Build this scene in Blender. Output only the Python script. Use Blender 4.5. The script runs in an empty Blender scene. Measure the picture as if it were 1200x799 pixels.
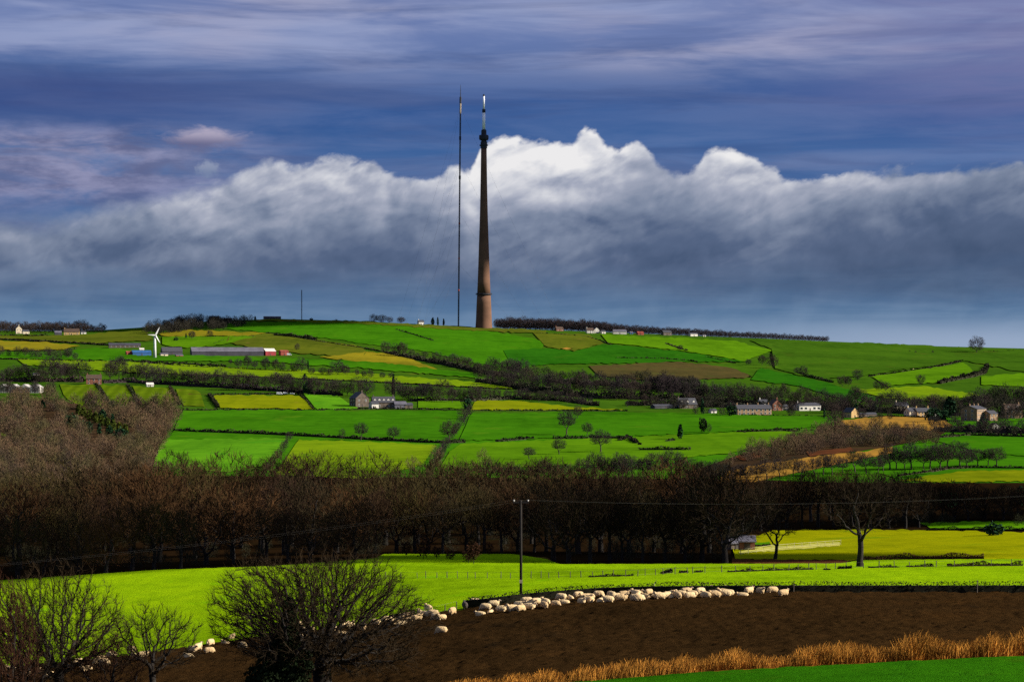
import bpy, math, random
import numpy as np
from mathutils import Vector

R = math.radians
C = bpy.context.scene.collection
SC = bpy.context.scene
rng = np.random.default_rng(7)
random.seed(7)
F = 2337.0            # focal length in pixels of a 1200 px wide frame
HZ = 430.0            # row of the true horizon
EXPO = 1.4

# ------------------------------------------------------------------ colours
def lin1(c):
    c /= 255.0
    return c / 12.92 if c <= .04045 else ((c + .055) / 1.055) ** 2.4
def lin(r, g, b): return (lin1(r), lin1(g), lin1(b))
def alb(r, g, b, k=1.75):
    """base colour that shows as this sRGB value on sunlit level ground"""
    return tuple(min(.75, max(.0008, c / k)) for c in lin(r, g, b))

# ------------------------------------------------------------------ terrain
# relief: for each distance (m) the row at which the ground stands, along the columns US
US = [0, 150, 300, 450, 600, 750, 900, 1050, 1200]
RELIEF = [
 (40,   [1010, 990, 975, 955, 935, 925, 918, 913, 909]),
 (75,   [975, 950, 925, 900, 878, 862, 850, 842, 836]),
 (100,  [925, 900, 875, 850, 830, 818, 808, 801, 797]),
 (120,  [885, 862, 838, 816, 801, 790, 780, 774, 769]),
 (150,  [826, 804, 785, 768, 750, 738, 729, 722, 719]),
 (178,  [786, 769, 749, 730, 709, 699, 697, 697, 697]),
 (215,  [722, 710, 697, 687, 681, 676, 673, 671, 670]),
 (255,  [683, 673, 667, 663, 663, 662, 661, 659, 657]),
 (330,  [660, 655, 651, 648, 648, 648, 646, 641, 636]),
 (430,  [638, 634, 631, 629, 628, 627, 625, 621, 617]),
 (560,  [612, 609, 606, 603, 602, 601, 599, 595, 592]),
 (750,  [577, 574, 571, 569, 568, 567, 566, 563, 560]),
 (1000, [541, 539, 537, 535, 534, 532, 529, 525, 521]),
 (1250, [508, 506, 505, 506, 508, 507, 504, 502, 500]),
 (1500, [472, 473, 475, 477, 479, 482, 484, 485, 485]),
 (1800, [443, 445, 448, 451, 454, 458, 462, 465, 466]),
 (2200, [413, 413, 415, 419, 427, 433, 438, 440, 440]),
 (2600, [396, 394, 389, 392, 398, 406, 414, 420, 423]),
 (2850, [387, 386, 374.5, 377.5, 385, 390.5, 396.5, 403.5, 408]),
]
DN = np.array([r[0] for r in RELIEF], float)
LD = np.log(DN)
UG = np.arange(-1500, 2701, 15.0)
VT = np.zeros((len(RELIEF), len(UG)))
for i, (_, vs) in enumerate(RELIEF):
    w = np.interp(UG, US, vs)
    k = np.hanning(11); k /= k.sum()
    VT[i] = np.convolve(np.pad(w, 5, 'edge'), k, 'valid')
rid_u = [-400, 0, 60, 120, 165, 205, 250, 290, 330, 420, 500, 560, 620, 700, 800, 900, 1000, 1100, 1200, 1600]
rid_v = [390, 387.5, 388, 387, 384, 380, 376, 375, 374, 376.5, 380.5, 384.5, 386, 389, 393, 397, 401.5, 406, 408.5, 412]
VT[-1] = np.interp(UG, rid_u, rid_v)
def pchip(x, y, xq):
    h = np.diff(x)[:, None]; dl = np.diff(y, axis=0) / h
    m = np.zeros_like(y); m[0] = dl[0]; m[-1] = dl[-1]
    a, b = dl[:-1], dl[1:]
    w1 = 2 * h[1:] + h[:-1]; w2 = h[1:] + 2 * h[:-1]
    with np.errstate(divide='ignore', invalid='ignore'):
        mm = (w1 + w2) / (w1 / a + w2 / b)
    m[1:-1] = np.where(a * b > 0, mm, 0)
    i = np.clip(np.searchsorted(x, xq) - 1, 0, len(x) - 2)
    t = ((xq - x[i]) / (x[i + 1] - x[i]))[:, None]; hh = h[i]
    return ((1 + 2 * t) * (1 - t) ** 2) * y[i] + t * (1 - t) ** 2 * hh * m[i] + t * t * (3 - 2 * t) * y[i + 1] + t * t * (t - 1) * hh * m[i + 1]
LQ = np.linspace(math.log(40), math.log(2850), 520)
TAB = pchip(LD, VT, LQ)                       # rows: distance, columns: UG
TAB = np.minimum.accumulate(TAB, axis=0)
def bil(u, ld):
    fu = np.clip((np.asarray(u, float) - UG[0]) / 15.0, 0, len(UG) - 1.001)
    fd = np.clip((np.asarray(ld, float) - LQ[0]) / (LQ[1] - LQ[0]), 0, len(LQ) - 1.001)
    iu = fu.astype(int); idd = fd.astype(int); a = fu - iu; b = fd - idd
    return (TAB[idd, iu] * (1 - a) + TAB[idd, iu + 1] * a) * (1 - b) + (TAB[idd + 1, iu] * (1 - a) + TAB[idd + 1, iu + 1] * a) * b
def gz(u, d):
    """ground height where column u meets distance d"""
    u = np.asarray(u, float); d = np.asarray(d, float)
    dc = np.clip(d, 40, 2850)
    z = -(bil(u, np.log(dc)) - HZ) / F * dc
    z = np.where(d > 2850, z - (d - 2850) * .012, z)
    t = np.clip(d / 40, 0, 1)
    return np.where(d < 40, -1.75 * (1 - t) + z * t, z)
def gd(u, v):
    """distance at which column u shows the ground on row v"""
    u = np.asarray(u, float); v = np.asarray(v, float)
    lo = np.full(np.broadcast(u, v).shape, LQ[0]); hi = np.full_like(lo, LQ[-1])
    for _ in range(26):
        m = (lo + hi) / 2
        up = bil(u, m) > v
        lo = np.where(up, m, lo); hi = np.where(up, hi, m)
    return np.exp((lo + hi) / 2)
def gpos(u, d, up=0.0):
    return Vector(((u - 600) / F * d, d, float(gz(u, d)) + up))
def at(u, v): return gpos(u, float(gd(u, v)))
def gxy(x, y):
    return float(gz(600 + x / max(y, 40) * F, y))

# ------------------------------------------------------------------ mesh helpers
def np_mesh(name, V, faces, mats, fmat=None, smooth=False):
    """faces: list of int arrays (n,k)"""
    me = bpy.data.meshes.new(name)
    V = np.ascontiguousarray(V, np.float32)
    me.vertices.add(len(V)); me.vertices.foreach_set('co', V.ravel())
    idx = np.concatenate([f.ravel() for f in faces]).astype(np.int32)
    tot = np.concatenate([np.full(len(f), f.shape[1]) for f in faces]).astype(np.int32)
    st = np.concatenate([[0], np.cumsum(tot)[:-1]]).astype(np.int32)
    me.loops.add(len(idx)); me.loops.foreach_set('vertex_index', idx)
    me.polygons.add(len(tot)); me.polygons.foreach_set('loop_start', st)
    for m in mats: me.materials.append(m)
    if fmat is not None: me.polygons.foreach_set('material_index', np.asarray(fmat, np.int32))
    me.polygons.foreach_set('use_smooth', np.full(len(tot), bool(smooth)))
    me.update(calc_edges=True)
    return me
def link(name, me, parent=None, loc=None):
    o = bpy.data.objects.new(name, me); C.objects.link(o)
    if parent is not None: o.parent = parent
    if loc is not None: o.location = loc
    return o
def tag(o, label=None, cat=None, group=None, kind=None):
    if label: o['label'] = label
    if cat: o['category'] = cat
    if group: o['group'] = group
    if kind: o['kind'] = kind
    return o
def empty(name, loc, label, cat, group=None, rz=0.0):
    o = bpy.data.objects.new(name, None); C.objects.link(o)
    o.empty_display_size = .5
    o.location = loc; o.rotation_euler = (0, 0, rz)
    return tag(o, label, cat, group)
def dup(root, loc, rz=0.0, s=1.0, label=None, group=None, cat=None):
    r = root.copy(); C.objects.link(r); r.location = loc; r.rotation_euler = (0, 0, rz)
    r.scale = (s, s, s) if not hasattr(s, '__len__') else s
    tag(r, label, cat, group)
    for ch in list(root.children):
        c = ch.copy(); C.objects.link(c); c.parent = r
        for g in list(ch.children):
            e = g.copy(); C.objects.link(e); e.parent = c
    return r

class MB:
    """collects boxes, tubes and prisms; build() links them as ONE mesh object"""
    def __init__(s): s.v = []; s.f = []; s.m = []
    def add(s, vs, fs, m=0):
        n = len(s.v); s.v += [tuple(p) for p in vs]; s.f += [tuple(i + n for i in f) for f in fs]; s.m += [m] * len(fs); return s
    def box(s, x0, x1, y0, y1, z0, z1, m=0):
        vs = [(x, y, z) for z in (z0, z1) for y in (y0, y1) for x in (x0, x1)]
        return s.add(vs, [(0, 2, 3, 1), (4, 5, 7, 6), (0, 1, 5, 4), (2, 6, 7, 3), (0, 4, 6, 2), (1, 3, 7, 5)], m)
    def tube(s, pts, rs, n=8, m=0, cap=True):
        pts = [Vector(p) for p in pts]
        if not hasattr(rs, '__len__'): rs = [rs] * len(pts)
        base = []; fs = []
        for i, p in enumerate(pts):
            t = (pts[min(i + 1, len(pts) - 1)] - pts[max(i - 1, 0)]).normalized()
            a = t.cross(Vector((0, 0, 1)) if abs(t.z) < .9 else Vector((1, 0, 0))).normalized(); b = t.cross(a)
            base += [p + rs[i] * (math.cos(2 * math.pi * k / n) * a + math.sin(2 * math.pi * k / n) * b) for k in range(n)]
        for i in range(len(pts) - 1):
            for k in range(n):
                k2 = (k + 1) % n
                fs.append((i * n + k, i * n + k2, (i + 1) * n + k2, (i + 1) * n + k))
        if cap:
            fs.append(tuple(range(n - 1, -1, -1))); fs.append(tuple((len(pts) - 1) * n + k for k in range(n)))
        return s.add(base, fs, m)
    def lathe(s, prof, n=24, m=0, c=(0, 0)):
        return s.tube([(c[0], c[1], z) for z, r in prof], [r for z, r in prof], n, m)
    def prism(s, poly, y0, y1, m=0):
        """poly: (x,z) outline extruded along y"""
        n = len(poly)
        vs = [(x, y0, z) for x, z in poly] + [(x, y1, z) for x, z in poly]
        fs = [tuple(range(n)), tuple(range(2 * n - 1, n - 1, -1))] + [(i, i + n, (i + 1) % n + n, (i + 1) % n) for i in range(n)]
        return s.add(vs, fs, m)
    def mesh(s, name, mats, smooth=False):
        me = bpy.data.meshes.new(name); me.from_pydata(s.v, [], s.f)
        for x in (mats if isinstance(mats, (list, tuple)) else [mats]): me.materials.append(x)
        me.polygons.foreach_set('material_index', s.m)
        me.polygons.foreach_set('use_smooth', [smooth] * len(s.f)); me.update(); return me
    def build(s, name, mats, parent=None, loc=None, smooth=False):
        return link(name, s.mesh(name, mats, smooth), parent, loc)

def hash_noise(p, seed=0):
    """smooth value noise of points (n,3), 0..1"""
    p = np.asarray(p, float); i = np.floor(p).astype(np.int64); f = p - i; f = f * f * (3 - 2 * f)
    def h(a):
        n = (a[:, 0] * 374761393 + a[:, 1] * 668265263 + a[:, 2] * 2147483647 + seed * 144665) & 0xffffffff
        n = ((n ^ (n >> 13)) * 1274126177) & 0xffffffff
        return ((n ^ (n >> 16)) & 0xffff) / 65535.0
    r = 0
    for dx in (0, 1):
        for dy in (0, 1):
            for dz in (0, 1):
                w = (f[:, 0] if dx else 1 - f[:, 0]) * (f[:, 1] if dy else 1 - f[:, 1]) * (f[:, 2] if dz else 1 - f[:, 2])
                r = r + w * h(i + np.array([dx, dy, dz]))
    return r
# ------------------------------------------------------------------ materials
class G:
    """tiny node graph helper"""
    def __init__(s, nt): s.nt = nt
    def n(s, t, **kw):
        x = s.nt.nodes.new(t)
        for k, v in kw.items(): setattr(x, k, v)
        return x
    def put(s, sock, v):
        if isinstance(v, bpy.types.NodeSocket): s.nt.links.new(v, sock)
        elif v is not None:
            if hasattr(v, '__len__') and len(v) == 3 and sock.type == 'RGBA': v = (*v, 1)
            sock.default_value = v
    def m(s, op, a, b=None, c=None, clamp=False):
        x = s.n('ShaderNodeMath', operation=op, use_clamp=clamp)
        for i, v in enumerate((a, b, c)):
            if v is not None: s.put(x.inputs[i], v)
        return x.outputs[0]
    def mix(s, f, a, b, mode='MIX'):
        x = s.n('ShaderNodeMix', data_type='RGBA', blend_type=mode)
        s.put(x.inputs[0], f); s.put(x.inputs[6], a); s.put(x.inputs[7], b); return x.outputs[2]
    def rng(s, v, a, b, c=0., d=1., smooth=True):
        x = s.n('ShaderNodeMapRange', interpolation_type='SMOOTHSTEP' if smooth else 'LINEAR')
        for i, q in enumerate((v, a, b, c, d)): s.put(x.inputs[i], q)
        return x.outputs[0]
    def xyz(s, a, b, c=0.):
        x = s.n('ShaderNodeCombineXYZ')
        for i, q in enumerate((a, b, c)): s.put(x.inputs[i], q)
        return x.outputs[0]
    def noise(s, vec, scale=1., detail=4., rough=.55, dist=0., lac=2.):
        x = s.n('ShaderNodeTexNoise'); s.put(x.inputs['Vector'], vec)
        x.inputs['Scale'].default_value = scale; x.inputs['Detail'].default_value = detail
        x.inputs['Roughness'].default_value = rough; x.inputs['Distortion'].default_value = dist; x.inputs['Lacunarity'].default_value = lac
        return x.outputs[0]
    def ramp(s, f, stops, interp='LINEAR'):
        x = s.n('ShaderNodeValToRGB'); s.put(x.inputs[0], f); r = x.color_ramp; r.interpolation = interp
        while len(r.elements) < len(stops): r.elements.new(.5)
        for e, (p, c) in zip(r.elements, stops): e.position = p; e.color = (*c, 1) if hasattr(c, '__len__') else (c, c, c, 1)
        return x.outputs[0]
    def scale(s, v, q):
        x = s.n('ShaderNodeVectorMath', operation='MULTIPLY'); s.put(x.inputs[0], v); x.inputs[1].default_value = q; return x.outputs[0]
MATS = {}
def new_mat(name, rough=.9, spec=.2):
    m = bpy.data.materials.new(name); m.use_nodes = True; g = G(m.node_tree)
    b = m.node_tree.nodes['Principled BSDF']; b.inputs['Roughness'].default_value = rough
    b.inputs['Specular IOR Level'].default_value = spec
    MATS[name] = m
    return m, g, b
def flat(name, c, rough=.8, var=.25, scale=1.5, spec=.2, metal=0., obj=True):
    """paint, stone or bark: base colour with weathering noise"""
    m, g, b = new_mat(name, rough, spec); b.inputs['Metallic'].default_value = metal
    tc = g.n('ShaderNodeTexCoord'); nz = g.noise(tc.outputs['Object'], scale, 5., .6)
    c2 = tuple(x * (1 - var) for x in c); c3 = tuple(min(1, x * (1 + var)) for x in c)
    g.put(b.inputs['Base Color'], g.mix(g.rng(nz, .3, .7), c2, c3))
    return m
def twig_mat(name, cs, spread=.35, big=0.):
    """bark of fine twigs; every tree gets its own tint"""
    m, g, b = new_mat(name, .95, .05)
    oi = g.n('ShaderNodeObjectInfo'); tc = g.n('ShaderNodeTexCoord')
    col = g.ramp(oi.outputs['Random'], [(i / (len(cs) - 1), c) for i, c in enumerate(cs)])
    if big:
        col = g.ramp(g.rng(g.noise(tc.outputs['Object'], big, 5., .65), .34, .66, 0., 1., False), [(i / (len(cs) - 1), c) for i, c in enumerate(cs)])
    nz = g.noise(tc.outputs['Object'], .9, 3.)
    col = g.mix(g.rng(nz, .3, .75), g.mix(1., col, (1 - spread,) * 3, 'MULTIPLY'), g.mix(1., col, (1 + spread,) * 3, 'MULTIPLY'))
    g.put(b.inputs['Base Color'], col)
    return m
def field_mat(name, c1, c2, ang=0., rows=0., patch=.02, tex=1.2, c3=None, bump=.25, contrast=1.):
    """grass, crop or soil: broad patches, streaks along the working direction, fine tufts"""
    m, g, b = new_mat(name, 1., 0.)
    tc = g.n('ShaderNodeTexCoord'); P = tc.outputs['Object']
    mp = g.n('ShaderNodeMapping'); g.put(mp.inputs[0], P); mp.inputs['Rotation'].default_value = (0, 0, R(ang)); mp.inputs['Scale'].default_value = (1, .09, .0)
    big = g.noise(P, patch, 5., .6); st = g.noise(mp.outputs[0], tex * .35, 3., .6); fine = g.noise(P, tex, 5., .7)
    f = g.m('ADD', g.m('MULTIPLY', big, .55), g.m('ADD', g.m('MULTIPLY', st, .25), g.m('MULTIPLY', fine, .3)))
    col = g.mix(g.rng(f, .5 - .16 / contrast * 1.0, .62), c1, c2)
    if c3 is not None:
        sp = g.noise(P, patch * 2.3, 6., .65, .6); col = g.mix(g.rng(sp, .58, .72), col, c3)
    mot = g.noise(P, patch * 5.5, 8., .72, .3); mot2 = g.noise(P, patch * .7, 3., .5)
    col = g.mix(1., col, g.ramp(g.m('ADD', g.m('MULTIPLY', mot, .65), g.m('MULTIPLY', mot2, .35)), [(.34, (.66, .69, .74)), (.5, (1., 1., 1.)), (.64, (1.28, 1.18, 1.05))]), 'MULTIPLY')
    if rows:
        mp2 = g.n('ShaderNodeMapping'); g.put(mp2.inputs[0], P); mp2.inputs['Rotation'].default_value = (0, 0, R(ang))
        wv = g.n('ShaderNodeTexWave', wave_type='BANDS', bands_direction='X'); g.put(wv.inputs[0], mp2.outputs[0]); wv.inputs['Scale'].default_value = rows
        wv.inputs['Distortion'].default_value = 1.2; wv.inputs['Detail'].default_value = 2.
        col = g.mix(g.m('MULTIPLY', wv.outputs[1], .4), col, tuple(x * .55 for x in c1))
    g.put(b.inputs['Base Color'], col)
    if bump:
        bp = g.n('ShaderNodeBump'); bp.inputs['Strength'].default_value = bump; bp.inputs['Distance'].default_value = .15
        g.put(bp.inputs['Height'], g.noise(P, tex * 2.5, 5., .7)); g.put(b.inputs['Normal'], bp.outputs[0])
    return m

def fm(name, r, g_, b_, dark=.68, hue=(1.12, .98, .9), **kw):
    c = alb(r, g_, b_); lo = tuple(x * dark for x in c); hi = tuple(min(.6, x * h * 1.12) for x, h in zip(c, hue))
    return field_mat(name, lo, hi, **kw)

bark_dark = flat('bark_dark', (.015, .012, .010), .95, .35, 3.)
bark = flat('bark', (.040, .030, .022), .95, .35, 3.)
twig_fg = twig_mat('twig_dark_brown', [(.017, .012, .007), (.022, .014, .007)])
twig_wood = twig_mat('twig_wood', [(.026, .014, .007), (.056, .026, .010), (.024, .018, .009), (.046, .035, .011), (.026, .014, .009), (.048, .027, .011)])
twig_scrub = twig_mat('twig_scrub', [(.030, .023, .018), (.078, .052, .034), (.112, .068, .040), (.076, .066, .027), (.042, .031, .026), (.098, .053, .031)], .35, .022)
twig_hill = twig_mat('twig_hill', [(.027, .023, .024), (.040, .028, .024), (.030, .031, .018), (.033, .024, .026)])
leaf_ivy = twig_mat('leaf_ivy', [(.008, .013, .005), (.011, .018, .006)])
leaf_ever = twig_mat('leaf_evergreen', [(.010, .030, .012), (.013, .036, .016), (.010, .026, .010)])
leaf_gold = twig_mat('leaf_golden', [(.040, .058, .008), (.062, .070, .008)])
leaf_russet = twig_mat('leaf_russet', [(.030, .013, .007), (.024, .010, .006)])
twig_red = twig_mat('twig_reddish', [(.040, .016, .009), (.034, .017, .009)])
leaf_hedge = twig_mat('leaf_hedge', [(.020, .022, .011), (.028, .024, .014), (.018, .026, .010)])
leaf_hedge_near = twig_mat('leaf_hedge_clipped', [(.010, .011, .006), (.012, .010, .006)])
straw = twig_mat('straw', [(.30, .125, .020), (.34, .155, .026)], .6)
# ------------------------------------------------------------------ trees
def tubes(P0, P1, R0, R1, n=4):
    """separate tapered tubes as arrays"""
    T = P1 - P0; L = np.linalg.norm(T, axis=1, keepdims=True); T = T / np.maximum(L, 1e-6)
    up = np.where(np.abs(T[:, 2:3]) < .9, np.array([[0, 0, 1.]]), np.array([[1., 0, 0]]))
    A = np.cross(T, up); A /= np.linalg.norm(A, axis=1, keepdims=True); B = np.cross(T, A)
    ang = 2 * np.pi * np.arange(n) / n
    ring = np.cos(ang)[None, :, None] * A[:, None, :] + np.sin(ang)[None, :, None] * B[:, None, :]
    V = np.concatenate([P0[:, None, :] + ring * R0[:, None, None], P1[:, None, :] + ring * R1[:, None, None]], axis=1)
    b = (np.arange(len(P0)) * 2 * n)[:, None]; k = np.arange(n)[None, :]; k2 = (k + 1) % n
    Fq = np.stack([b + k, b + k2, b + n + k2, b + n + k], axis=-1).reshape(-1, 4)
    return V.reshape(-1, 3), Fq
def slivers(P, D, L, W, g, O=None):
    """thin flat twigs from points P along D, their flat side turned outward"""
    D = D / np.maximum(np.linalg.norm(D, axis=1, keepdims=True), 1e-6)
    S = np.cross(g.normal(size=D.shape) if O is None else O + .45 * g.normal(size=D.shape), D); S /= np.maximum(np.linalg.norm(S, axis=1, keepdims=True), 1e-6)
    w = (W * .5)[:, None] * S
    E = P + D * L[:, None]
    V = np.stack([P - w, P + w, E + w * .35, E - w * .35], axis=1).reshape(-1, 3)
    return V, np.arange(len(P) * 4).reshape(-1, 4)
def cards(P, size, g, flat_z=0.):
    """small leaf clumps as randomly turned quads"""
    n = len(P); A = g.normal(size=(n, 3)); A /= np.linalg.norm(A, axis=1, keepdims=True)
    B = np.cross(A, g.normal(size=(n, 3))); B /= np.linalg.norm(B, axis=1, keepdims=True)
    s = (size * (0.6 + .8 * g.random(n)))[:, None] * .5
    A, B = A * s, B * s * .7
    V = np.stack([P - A, P - B * 1., P + A, P + B], axis=1).reshape(-1, 3)
    return V, np.arange(n * 4).reshape(-1, 4)
def colonise(att, start, step, infl, kill, g, iters=200, wob=.25, up=.05):
    pos = [np.array(p, float) for p in start]; par = list(range(-1, len(start) - 1))
    att = att.copy(); N = len(att)
    bd = np.full(N, 1e9); bi = np.zeros(N, int); alive = np.ones(N, bool)
    def upd(i0):
        P = np.array(pos[i0:])
        for c in range(0, len(P), 400):
            q = P[c:c + 400]; dd = np.linalg.norm(att[:, None, :] - q[None], axis=2); j = dd.argmin(1); m = dd[np.arange(N), j]
            b = m < bd; bd[b] = m[b]; bi[b] = j[b] + i0 + c
    upd(0); used = {}
    for _ in range(iters):
        alive &= bd > kill
        sel = alive & (bd < infl)
        if not sel.any(): break
        idx = np.unique(bi[sel]); n0 = len(pos)
        Pn = np.array(pos)
        dirs = att[sel] - Pn[bi[sel]]; dirs /= np.linalg.norm(dirs, axis=1, keepdims=True)
        acc = np.zeros((len(pos), 3)); np.add.at(acc, bi[sel], dirs)
        for i in idx:
            if used.get(i, 0) > 3: continue
            d = acc[i] + g.normal(size=3) * wob * np.linalg.norm(acc[i]) + np.array([0, 0, up])
            d /= np.linalg.norm(d) + 1e-9
            pos.append(Pn[i] + d * step); par.append(int(i)); used[i] = used.get(i, 0) + 1
        if len(pos) == n0: break
        upd(n0)
    return np.array(pos), np.array(par)
def radii(pos, par, tip, p=2.35, rmax=None):
    n = len(pos); acc = np.zeros(n)
    for i in range(n - 1, -1, -1):
        if acc[i] == 0: acc[i] = tip ** p
        if par[i] >= 0: acc[par[i]] += acc[i]
    r = acc ** (1 / p)
    if rmax: r = np.where(r > tip * 2, tip * 2 + (r - tip * 2) * (rmax - tip * 2) / max(r[0] - tip * 2, 1e-6), r)
    return r
def crown_points(n, g, cx, cz, rx, rz, lo=-.55, hollow=.25, lump=.25, asym=(0, 0)):
    """attractors in a lumpy dome (lower part cut at lo)"""
    out = []
    while sum(map(len, out)) < n:
        d = g.normal(size=(n, 3)); d /= np.linalg.norm(d, axis=1, keepdims=True)
        r = (hollow ** 3 + (1 - hollow ** 3) * g.random(n)) ** (1 / 3)
        lm = 1 + lump * (hash_noise(d * 1.7 + 9.3, int(g.integers(1, 9999))) * 2 - 1)
        d = d[:] * (r * lm)[:, None]
        d = d[d[:, 2] > lo]
        out.append(d)
    q = np.concatenate(out)[:n]
    return q * np.array([rx, rx, rz]) + np.array([cx[0] if hasattr(cx, '__len__') else cx, cx[1] if hasattr(cx, '__len__') else 0, cz])
def make_tree(seed, h=10., crown_w=9., clear=2.4, natt=700, step=.4, rmax=.32, tip=.012, twigs=3, tlen=.7, twid=.03, lo=-.55, cz=.60, crz=None, infl=3.2, kill=.75,
              lean=0., stems=1, tn=6, bn=3, tdir=.55, thr=.05, start=None, upt=.35, extra_att=None, wob=.25, fill=0, flen=.7, fwid=.06, lump=.25):
    """bare winter tree grown into a lumpy dome; returns trunk arrays and crown arrays"""
    g = np.random.default_rng(seed)
    crz = crz or h * (1 - cz)
    att = crown_points(natt, g, 0., h * cz, crown_w / 2, crz, lo, lump=lump)
    if extra_att is not None: att = np.concatenate([att, extra_att])
    if start is None:
        k = max(3, int(clear / step)); start = [np.array([lean * i * step + .06 * math.sin(i * .9 + seed), .05 * math.cos(i * 1.1 + seed), -.3 + (clear + .3) * i / (k - 1)]) for i in range(k)]
    pos, par = colonise(att, start, step, infl, kill, g, wob=wob)
    if stems > 1:
        pass
    r = radii(pos, par, tip, rmax=rmax)
    c = np.arange(1, len(pos)); p = par[c]
    r0 = np.minimum(r[p], r[c] * 1.35 + .004); r1 = r[c]
    first = c < len(start); r0[first] = r[p][first] * (1 + .5 * np.exp(-pos[p][first][:, 2] * 1.2).clip(0, 1)); r1[first] = r1[first] * (1 + .5 * np.exp(-pos[c][first][:, 2] * 1.2).clip(0, 1))
    big = r[c] > thr
    TV, TF = tubes(pos[p][big], pos[c][big], r0[big], r1[big], tn)
    sm = ~big
    CV, CF = tubes(pos[p][sm], pos[c][sm], r0[sm], r1[sm], bn)
    # fine twigs on the thin wood
    thin = np.where(r[c] < tip * 2.6)[0]; q = np.repeat(thin, twigs); n = len(q)
    base = pos[p][q] + (pos[c][q] - pos[p][q]) * g.random((n, 1))
    d = pos[c][q] - pos[p][q]; d /= np.linalg.norm(d, axis=1, keepdims=True) + 1e-9
    rad = pos[c][q] - np.array([0, 0, h * cz * .75]); rad /= np.linalg.norm(rad, axis=1, keepdims=True) + 1e-9
    d = d * .6 + rad * .5 + g.normal(size=(n, 3)) * tdir + np.array([0, 0, upt])
    SV, SF = slivers(base, d, tlen * (.4 + .9 * g.random(n)), twid * (.6 + .8 * g.random(n)), g, rad)
    if fill:
        q = crown_points(fill, g, 0., h * cz, crown_w / 2 * .98, crz * .98, lo, .35, lump)
        O = q - np.array([0, 0, h * cz * .7]); O /= np.linalg.norm(O, axis=1, keepdims=True) + 1e-9
        near = []
        for c_ in range(0, fill, 500): near.append(np.linalg.norm(q[c_:c_ + 500, None] - pos[None], axis=2).min(1))
        near = np.concatenate(near); ok = near < np.quantile(near, .8)
        q = q[ok]; O = O[ok]; m_ = len(q)
        XV, XF = slivers(q - O * flen * .4, O + .45 * g.normal(size=(m_, 3)) + np.array([0, 0, .35]), flen * (.5 + .8 * g.random(m_)), fwid * (.6 + .8 * g.random(m_)), g, O)
        SF = np.concatenate([SF, XF + len(SV)]); SV = np.concatenate([SV, XV])
    return (TV, TF), (np.concatenate([CV, SV]), [np.concatenate([CF, SF + len(CV)])])
def tree_root(name, parts, mats, label, cat, group=None):
    """Empty > trunk, crown"""
    (TV, TF), (CV, CF) = parts
    o = empty(name, (0, 0, 0), label, cat, group)
    link('trunk', np_mesh('trunk', TV, [TF], [mats[0]], smooth=True), o)
    link('crown', np_mesh('crown', CV, CF, [mats[1]]), o)
    return o
def tree_single(parts, mats, name='tree'):
    """one small mesh for a far tree (trunk and crown in one)"""
    (TV, TF), (CV, CF) = parts
    nf = [f + len(TV) for f in CF]
    return np_mesh(name, np.concatenate([TV, CV]), [TF] + nf, mats, [0] * len(TF) + [1] * sum(len(f) for f in nf))
def leafy(seed, h=6., w=5., n=1200, size=.5, trunk_r=.18, cone=0., base=.5, lump=.3):
    """dense leafy crown (evergreen or ivy) on a short trunk"""
    g = np.random.default_rng(seed)
    d = g.normal(size=(n, 3)); d /= np.linalg.norm(d, axis=1, keepdims=True)
    lm = 1 + lump * (hash_noise(d * 2.1 + 4., seed) * 2 - 1)
    r = (.45 + .55 * g.random(n) ** .5) * lm
    q = d * r[:, None]; t = (q[:, 2] + 1) / 2
    wz = (1 - cone * t.clip(0, 1)) if cone else np.ones(n)
    P = np.stack([q[:, 0] * w / 2 * wz, q[:, 1] * w / 2 * wz, base + (h - base) * t], axis=1)
    CV, CF = cards(P, np.full(n, size), g)
    TV, TF = tubes(np.array([[0, 0, -.3], [0, 0, h * .3]]), np.array([[0, 0, h * .3], [.05, 0, h * .8]]), np.array([trunk_r, trunk_r * .8]), np.array([trunk_r * .8, trunk_r * .25]), 6)
    return (TV, TF), (CV, [CF])
# near woodland prototypes (with trunk and crown), normalised to their own height
WOODP = []
for sd, kw in ((11, dict(h=10, crown_w=9.5, clear=1.6, cz=.55, lo=-.8)), (12, dict(h=11, crown_w=8, clear=3.0, cz=.62)), (13, dict(h=10, crown_w=8.5, clear=1.4, cz=.54, lo=-.85)),
               (14, dict(h=12, crown_w=7, clear=3.4, cz=.60)), (15, dict(h=10, crown_w=10.5, clear=1.6, cz=.54, lo=-.75))):
    WOODP.append((kw['h'], make_tree(sd, natt=520, step=.5, infl=4., kill=.9, rmax=.26, tip=.020, twigs=5, tlen=.85, twid=.045, tn=5, fill=1900, flen=.7, fwid=.045, **kw)))
FIELDP = []
for sd, kw in ((16, dict(h=10, crown_w=9.5, clear=1.8, lo=-.65)), (17, dict(h=10, crown_w=8.5, clear=2.0, cz=.6, lo=-.6)), (18, dict(h=10, crown_w=10, clear=1.6, cz=.57, lo=-.7))):
    FIELDP.append((kw['h'], make_tree(sd, natt=420, step=.55, infl=4., kill=.95, rmax=.26, tip=.024, twigs=8, tlen=.7, twid=.05, tn=5, fill=3600, flen=.6, fwid=.06, lump=.32, **kw)))
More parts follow.
